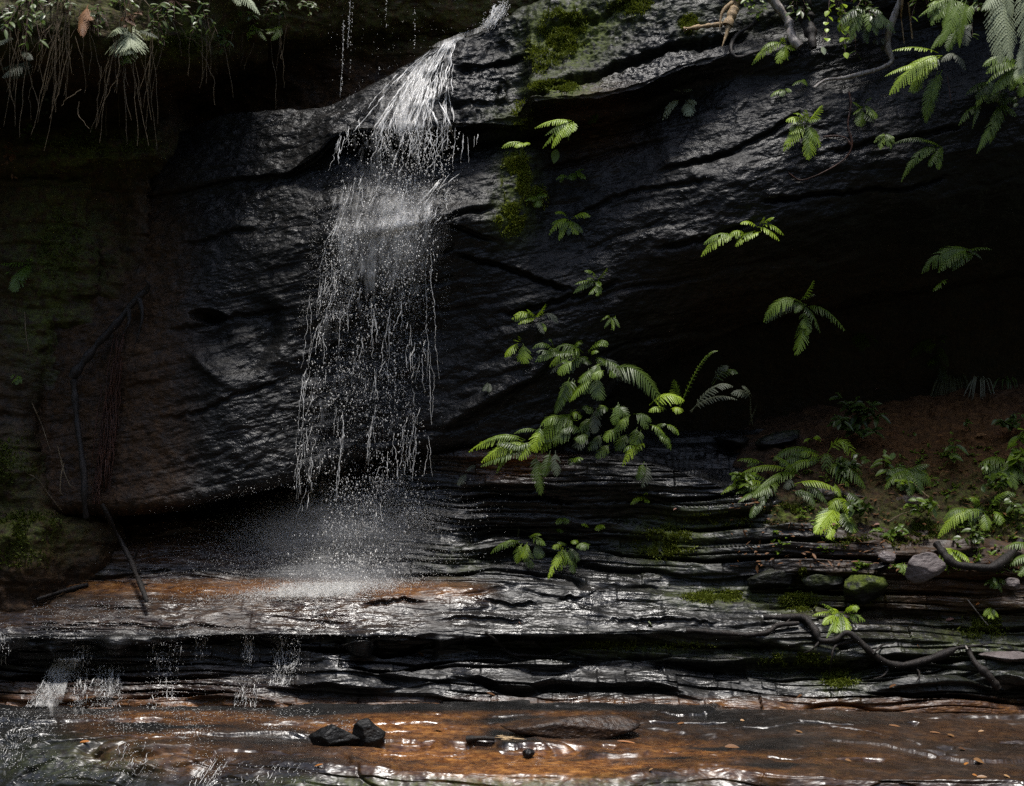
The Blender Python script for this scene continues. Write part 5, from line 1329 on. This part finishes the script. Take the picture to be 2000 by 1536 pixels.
for c in range(34):                                                   # over the middle face, in clumps
    s0 = RNG.uniform(.03, .98); q0 = RNG.uniform(335, 560); ln_ = RNG.uniform(-16, 2)
    for i in range(RNG.integers(2, 8)):
        s = s0 + RNG.normal(0, .03); p0 = q0 + RNG.normal(0, 12); L = RNG.uniform(10, 55)
        A.add(*rivulet(env(p0, s), p0, env(p0 + L, s) + ln_ * L / 50 + RNG.normal(0, 3), p0 + L, RNG.uniform(.0012, .0046) * RNG.uniform(.6, 1), RNG.uniform(.01, .07), None, 6, breaks=.4))
for c in range(52):                                                   # lower, thin and broken
    s0 = RNG.beta(.9, 1.0); q0 = RNG.uniform(540, 985)
    for i in range(RNG.integers(1, 5)):
        s = s0 + RNG.normal(0, .025); p0 = q0 + RNG.normal(0, 16); L = RNG.uniform(10, 70)
        A.add(*rivulet(env(p0, s), p0, env(min(p0 + L, 1020), s) + RNG.normal(0, 4), min(p0 + L, 1020), RNG.uniform(.0012, .0034), .04, -.20 + RNG.uniform(-.12, .12), 5, breaks=.5))
for (x0, y0, x1, y1, r) in ((655, 440, 636, 480, .009), (640, 470, 628, 530, .006), (628, 520, 612, 620, .004), (612, 610, 598, 720, .004), (598, 720, 584, 850, .004), (580, 850, 574, 975, .003), (664, 840, 656, 975, .005), (676, 790, 662, 880, .004), (840, 500, 836, 740, .003), (838, 700, 842, 830, .003), (836, 840, 832, 930, .003),
                            (858, 350, 832, 400, .012), (884, 340, 850, 372, .006), (715, 440, 700, 480, .009), (812, 430, 800, 470, .009), (760, 620, 748, 740, .004), (735, 620, 728, 670, .006)):
    for q in range(2):
        y0 = y0 + RNG.uniform(-20, 20) * (y0 > 480)
        A.add(*rivulet(x0 + RNG.normal(0, 6), y0, x1 + RNG.normal(0, 6), y1, r * RNG.uniform(.4, .9), .05, None if y0 < 480 else -.22 + RNG.uniform(-.06, .06), 4, breaks=.3))
A.build('water_strings', DROP, fall)

k = 10500
py = np.concatenate([RNG.uniform(255, 420, 2300), RNG.uniform(420, 1050, k - 2300)])
s = np.concatenate([RNG.uniform(.1, 1.02, 2300), np.clip(RNG.beta(1.2, 1.3, k - 2300) * 1.04 - .02, -.03, 1.05)])
px = env(py, s) + RNG.normal(0, 5, k)
kp = fbm(np.stack([px * .018 + py * .004, py * .008, 0 * px], -1), 1.0, 3, 415) > RNG.uniform(-.5, .45, k)
px = px[kp]; py = py[kp]; k = len(px)
f = np.minimum(front_smooth(px, py, 2), np.where(py > 650, .06, 9))
d = np.minimum(f - RNG.uniform(.01, .10, k), np.where(py < 420, -.20 - RNG.uniform(0, .2, k), f - RNG.uniform(.01, .25, k)))
r = .0018 + .0066 * RNG.beta(1.1, 4.2, k)
V, F = drops(at(px, py, d), r, 1.9)
A = Acc(); A.add(V, F)
k = 30000                                                             # fine drops hugging the wet face
py = np.concatenate([RNG.uniform(320, 620, 17000), RNG.uniform(560, 1040, 13000)]); s = np.clip(RNG.normal(.5, .30, k), -.12, 1.12); px = env(py, s) + RNG.normal(0, 6, k)
kp = fbm(np.stack([px * .022 + py * .004, py * .007, 0 * px], -1), 1.0, 3, 411) > RNG.uniform(-.45, .5, k)
px = px[kp]; py = py[kp]; k = len(px)
d = np.minimum(depth(px, py), np.where(py > 650, .10, 9)) - RNG.uniform(.004, .05, k)
V, F = drops(at(px, py, d), .0008 + .0020 * RNG.beta(1, 3, k), 1.8); A.add(V, F)
A.build('falling_drops', DROP, fall)

# plume where the stream comes over the skyline, and the drips from the overhang
A = Acc()
k = 900
a = RNG.uniform(0, 1, k); px = 950 + 38 * a + RNG.normal(0, 6, k) * (1.2 - .4 * a); py = 52 - 40 * a + RNG.normal(0, 5 + 5 * a, k)
V, F = drops(at(px, py, .35 + RNG.normal(0, .08, k)), .0020 + .004 * RNG.beta(1, 3, k), 1.3); A.add(V, F)
for i in range(26):
    A.add(*rivulet(RNG.uniform(962, 990), RNG.uniform(8, 24), RNG.uniform(945, 970), RNG.uniform(40, 60), RNG.uniform(.003, .008), .05, .32, 5))
tag(A.build('splash_plume', DROP), 'small white splash leaping over the skyline above the fall', 'splash', kind='structure')
A = Acc()
for x, y0, y1, n_ in ((684, -20, 95, 34), (672, 40, 190, 50), (689, 10, 140, 22), (756, -20, 62, 16), (811, 20, 96, 22), (740, 120, 150, 4)):
    p = np.sort(RNG.uniform(y0, y1, n_)); q = x + RNG.normal(0, 1.2, n_) - (p - y0) * .04
    V, F = drops(at(q, p, np.full(n_, .35)), .0022 + .003 * RNG.beta(1, 3, n_), 2.2); A.add(V, F)
    if n_ > 30: A.add(*rivulet(x, y0, x - 4, y1, .0016, .03, .35, 1.5, breaks=.5))
k = 240
px = RNG.uniform(640, 990, k); py = RNG.uniform(0, 200, k); V, F = drops(at(px, py, RNG.uniform(-.1, .5, k)), RNG.uniform(.0010, .0024, k), 1.4); A.add(V, F)
tag(A.build('dripping_water', DROP), 'strings of drips falling from the overhang left of the fall', 'drips', kind='stuff')

# spray where the fall strikes the apron
A = Acc()
def cloud(n, cx, cy, sx, sy, r0, r1, o0, o1, st=1.3, rot=0.):
    x = RNG.normal(0, sx, n); y = RNG.normal(0, sy, n)
    px = cx + x; py = cy + y + rot * x
    d = depth(px, py) - RNG.uniform(o0, o1, n)
    V, F = drops(at(px, py, d), r0 + (r1 - r0) * RNG.beta(1, 3.2, n), st); A.add(V, F)
cloud(11000, 660, 1015, 100, 30, .0011, .0040, .0, .22, 1.2, -.05)
cloud(8000, 570, 1045, 120, 34, .0010, .0034, .0, .15, 1.2, -.12)
cloud(2500, 640, 995, 130, 16, .0008, .0026, .0, .2, 1.2)
cloud(7500, 660, 1095, 110, 30, .0010, .0038, .0, .16, 1.3)
cloud(11000, 655, 1147, 66, 8, .0014, .0060, .0, .07, 1.0, -.06)
cloud(4600, 600, 1156, 70, 6, .0012, .0050, .0, .06, 1.0, -.06)
cloud(2600, 510, 1162, 80, 9, .0011, .0036, .0, .05, 1.0)
cloud(900, 815, 1010, 22, 16, .0010, .0034, .0, .06, 1.3)
cloud(500, 765, 945, 30, 14, .0010, .0030, .0, .1, 1.3)
tag(A.build('spray', MISTM), 'fine white spray where the fall strikes the sloping apron', 'spray', kind='stuff')
A = Acc()
k = 420
px = RNG.normal(685, 42, k); py = RNG.uniform(1025, 1135, k)
V, F = drops(at(px, py, depth(px, py) - RNG.uniform(.1, .3, k)), .0025 + .0055 * RNG.beta(1.2, 3, k), 2.2); A.add(V, F)
k = 500
px = RNG.normal(670, 80, k); py = RNG.uniform(940, 1000, k)
V, F = drops(at(px, py, depth(px, py) - RNG.uniform(.05, .3, k)), .0015 + .004 * RNG.beta(1.2, 3, k), 1.8); A.add(V, F)
tag(A.build('big_splash_drops', DROP), 'big drops flung down in front of the spray', 'drops', kind='stuff')

# water running over the lower ledges
A = Acc()
def trickle(n, x0, x1, y0, y1, lean, r, L0, L1, out=(.008, .05), nd=0):
    for i in range(n):
        p0 = RNG.uniform(y0, y1 - L0 * .5); L = RNG.uniform(L0, L1); x = RNG.uniform(x0, x1) + lean * (p0 - y0)
        A.add(*rivulet(x, p0, x + lean * L + RNG.normal(0, 2), min(p0 + L, y1), r * RNG.uniform(.4, 1.1), RNG.uniform(*out), None, 4, breaks=.3))
    if nd:
        py = RNG.uniform(y0, y1, nd); px = RNG.uniform(x0, x1, nd) + lean * (py - y0) + RNG.normal(0, 5, nd)
        V, F = drops(at(px, py, depth(px, py) - RNG.uniform(.005, .08, nd)), .0012 + .0034 * RNG.beta(1, 3, nd), 1.5); A.add(V, F)
trickle(60, 112, 158, 1285, 1382, -.62, .0036, 5, 20, nd=2600)       # the strong left cascade
trickle(26, 150, 178, 1260, 1382, -.10, .0036, 6, 24, nd=600)
trickle(26, 188, 244, 1300, 1350, -.2, .0036, 5, 18, nd=480)
trickle(20, 186, 240, 1345, 1382, -.2, .0028, 5, 16, nd=220)
trickle(26, 296, 356, 1255, 1385, -.12, .0028, 5, 22, nd=420)
trickle(16, 476, 494, 1242, 1300, .0, .0030, 8, 34, nd=150)
trickle(26, 536, 588, 1242, 1300, -.05, .0028, 6, 30, nd=260)
trickle(26, 542, 584, 1290, 1340, -.35, .0034, 5, 18, nd=320)
trickle(18, 466, 508, 1320, 1382, -.1, .0026, 5, 18, nd=240)
trickle(10, 380, 405, 1240, 1290, 0, .0022, 6, 20, nd=70)
trickle(12, 0, 22, 1215, 1300, -.1, .0028, 6, 24, nd=110)
trickle(22, 0, 90, 1390, 1500, -.5, .0024, 5, 20, (.003, .015), nd=420)
trickle(26, 235, 310, 1450, 1515, -.5, .0020, 5, 18, (.003, .01), nd=120)
trickle(26, 400, 460, 1475, 1545, -.6, .0024, 6, 24, (.003, .012), nd=160)
trickle(20, 470, 640, 1490, 1530, -.5, .0020, 5, 14, (.003, .012), nd=120)
tag(A.build('cascade_water', DROP), 'thin white cascades trickling down the lower ledges at left', 'cascade', kind='structure')
A = Acc()
def sparkle(n, x0, x1, y0, y1, r, dens=None):  # flat white drops standing in for glints on the running water
    px = RNG.uniform(x0, x1, n); py = RNG.uniform(y0, y1, n)
    P = on(px, py, .004)
    keep = fbm(np.stack([px * .01, py * .02, 0 * px], -1), 1.3, 3, 401) > RNG.uniform(-.35, .45, n)
    P = P[keep]; m = len(P)
    W = np.stack([r * RNG.uniform(1.2, 3.5, m), r * RNG.uniform(.8, 1.6, m), r * RNG.uniform(.35, .8, m)], 1)
    V = OCT_V[None] * W[:, None] + P[:, None]
    A.add(V.reshape(-1, 3), (OCT_F[None] + 6 * np.arange(m)[:, None, None]).reshape(-1, 3))
sparkle(3600, 60, 820, 1168, 1248, .0024)
sparkle(2600, 0, 700, 1384, 1440, .0022)
sparkle(1300, 0, 420, 1440, 1530, .0020)
sparkle(1400, 100, 620, 1250, 1385, .0017)
sparkle(1400, 250, 860, 1040, 1150, .0016)
tag(A.build('sparkle_dabs', MISTM), 'tiny white dabs imitating sparkles on water over the stained ledges', 'sparkles', kind='stuff')
VV = []; FF = []; AA = []; cnt = 0
for (xa0, xa1, ya, xb0, xb1, yb, st, o_) in ((108, 158, 1283, 56, 122, 1386, .72, .03), (150, 182, 1258, 140, 165, 1384, .34, .03), (182, 246, 1298, 176, 236, 1384, .42, .03), (290, 358, 1250, 285, 345, 1386, .20, .03), (470, 498, 1240, 468, 500, 1305, .24, .03), (532, 592, 1240, 535, 585, 1300, .24, .03),
                                          (548, 590, 1292, 530, 575, 1345, .32, .03), (462, 512, 1318, 458, 505, 1386, .22, .02), (20, 240, 1380, 0, 180, 1400, .40, .02), (-40, 110, 1388, -120, 60, 1530, .24, .02), (60, 700, 1168, 40, 680, 1246, .08, .01), (520, 745, 1136, 490, 720, 1168, .66, .025), (430, 820, 985, 420, 800, 1060, .22, .04)):
    n, m = 60, max(30, int((xa1 - xa0) / 3))
    k = np.linspace(0, 1, n)[:, None]; q = np.linspace(0, 1, m)[None]
    px = (xa0 + (xa1 - xa0) * q) * (1 - k) + (xb0 + (xb1 - xb0) * q) * k; py = ya + (yb - ya) * k + 0 * q
    d = front_smooth(px, py, 3); d = np.stack([gsmooth(r, 2) for r in d]); d = np.stack([gsmooth(c, 2) for c in d.T]).T - o_
    e = np.clip(np.minimum(np.minimum(q, 1 - q) * 6, np.minimum(k * 8 + .3, (1 - k) * 8 + .3)), 0, 1)
    VV.append(at(px, py, d).reshape(-1, 3)); FF.append(gfaces(n, m) + cnt); cnt += n * m
    AA.append(np.stack([px / 1000 * 1.3, py / 1000 * 1.6, st * e, np.ones_like(px)], -1).reshape(-1, 4))
tag(mesh_obj('flowing_water', np.concatenate(VV), np.concatenate(FF), LACE, attrs={'flow': np.concatenate(AA)}), 'lacy white water spilling over the lower ledges and the splash shelf', 'water', kind='structure')

# drifting mist where the fall breaks: small closed bodies of real fog
def mist(label, cx, cy, rx, ry, rd, dens, seed):
    t = NT('mist_air')
    t.t.nodes.remove(t.b)
    v = t.n('ShaderNodeVolumePrincipled'); v.inputs['Color'].default_value = (1, 1, 1, 1); v.inputs['Anisotropy'].default_value = .2
    tc = t.n('ShaderNodeTexCoord')
    gr = t.n('ShaderNodeTexGradient', gradient_type='SPHERICAL'); t.l(tc.outputs['Object'], gr.inputs['Vector'])
    nz = t.ramp(t.noise(tc.outputs['Object'], 3.0, 4, .6), [(.35, .15), (.7, 1.0)])
    t.l(t.math('MULTIPLY', t.math('MULTIPLY', gr.outputs['Fac'], nz), dens), v.inputs['Density'])
    t.l(v.outputs[0], t.out.inputs['Volume'])
    n, m = 16, 28
    th = np.linspace(0, math.pi, n)[:, None]; ph = np.linspace(0, 2 * math.pi, m, endpoint=False)[None]
    S = np.stack([np.sin(th) * np.cos(ph), np.sin(th) * np.sin(ph), np.cos(th) + 0 * ph], -1).reshape(-1, 3)
    k = np.arange(n - 1)[:, None] * m; j = np.arange(m)[None]
    F = np.stack([k + j, k + m + j, k + m + (j + 1) % m, k + (j + 1) % m], -1).reshape(-1, 4)
    o = mesh_obj('mist', S, F, t.m)
    d = float(depth(cx, cy)) - rd * .25
    o.location = at(cx, cy, d); px = .00036 * (d + 11)
    o.scale = (rx * px, rd, ry * px)
    tag(o, label, 'mist', kind='stuff')


mist('soft white mist hanging over the splash on the apron', 640, 1050, 250, 85, .45, 2.0, 1)
mist('low white mist along the foot of the splash', 650, 1128, 170, 36, .3, 5.0, 3)
mist('thin mist in front of the middle of the fall', 760, 440, 130, 150, .25, 1.0, 2)
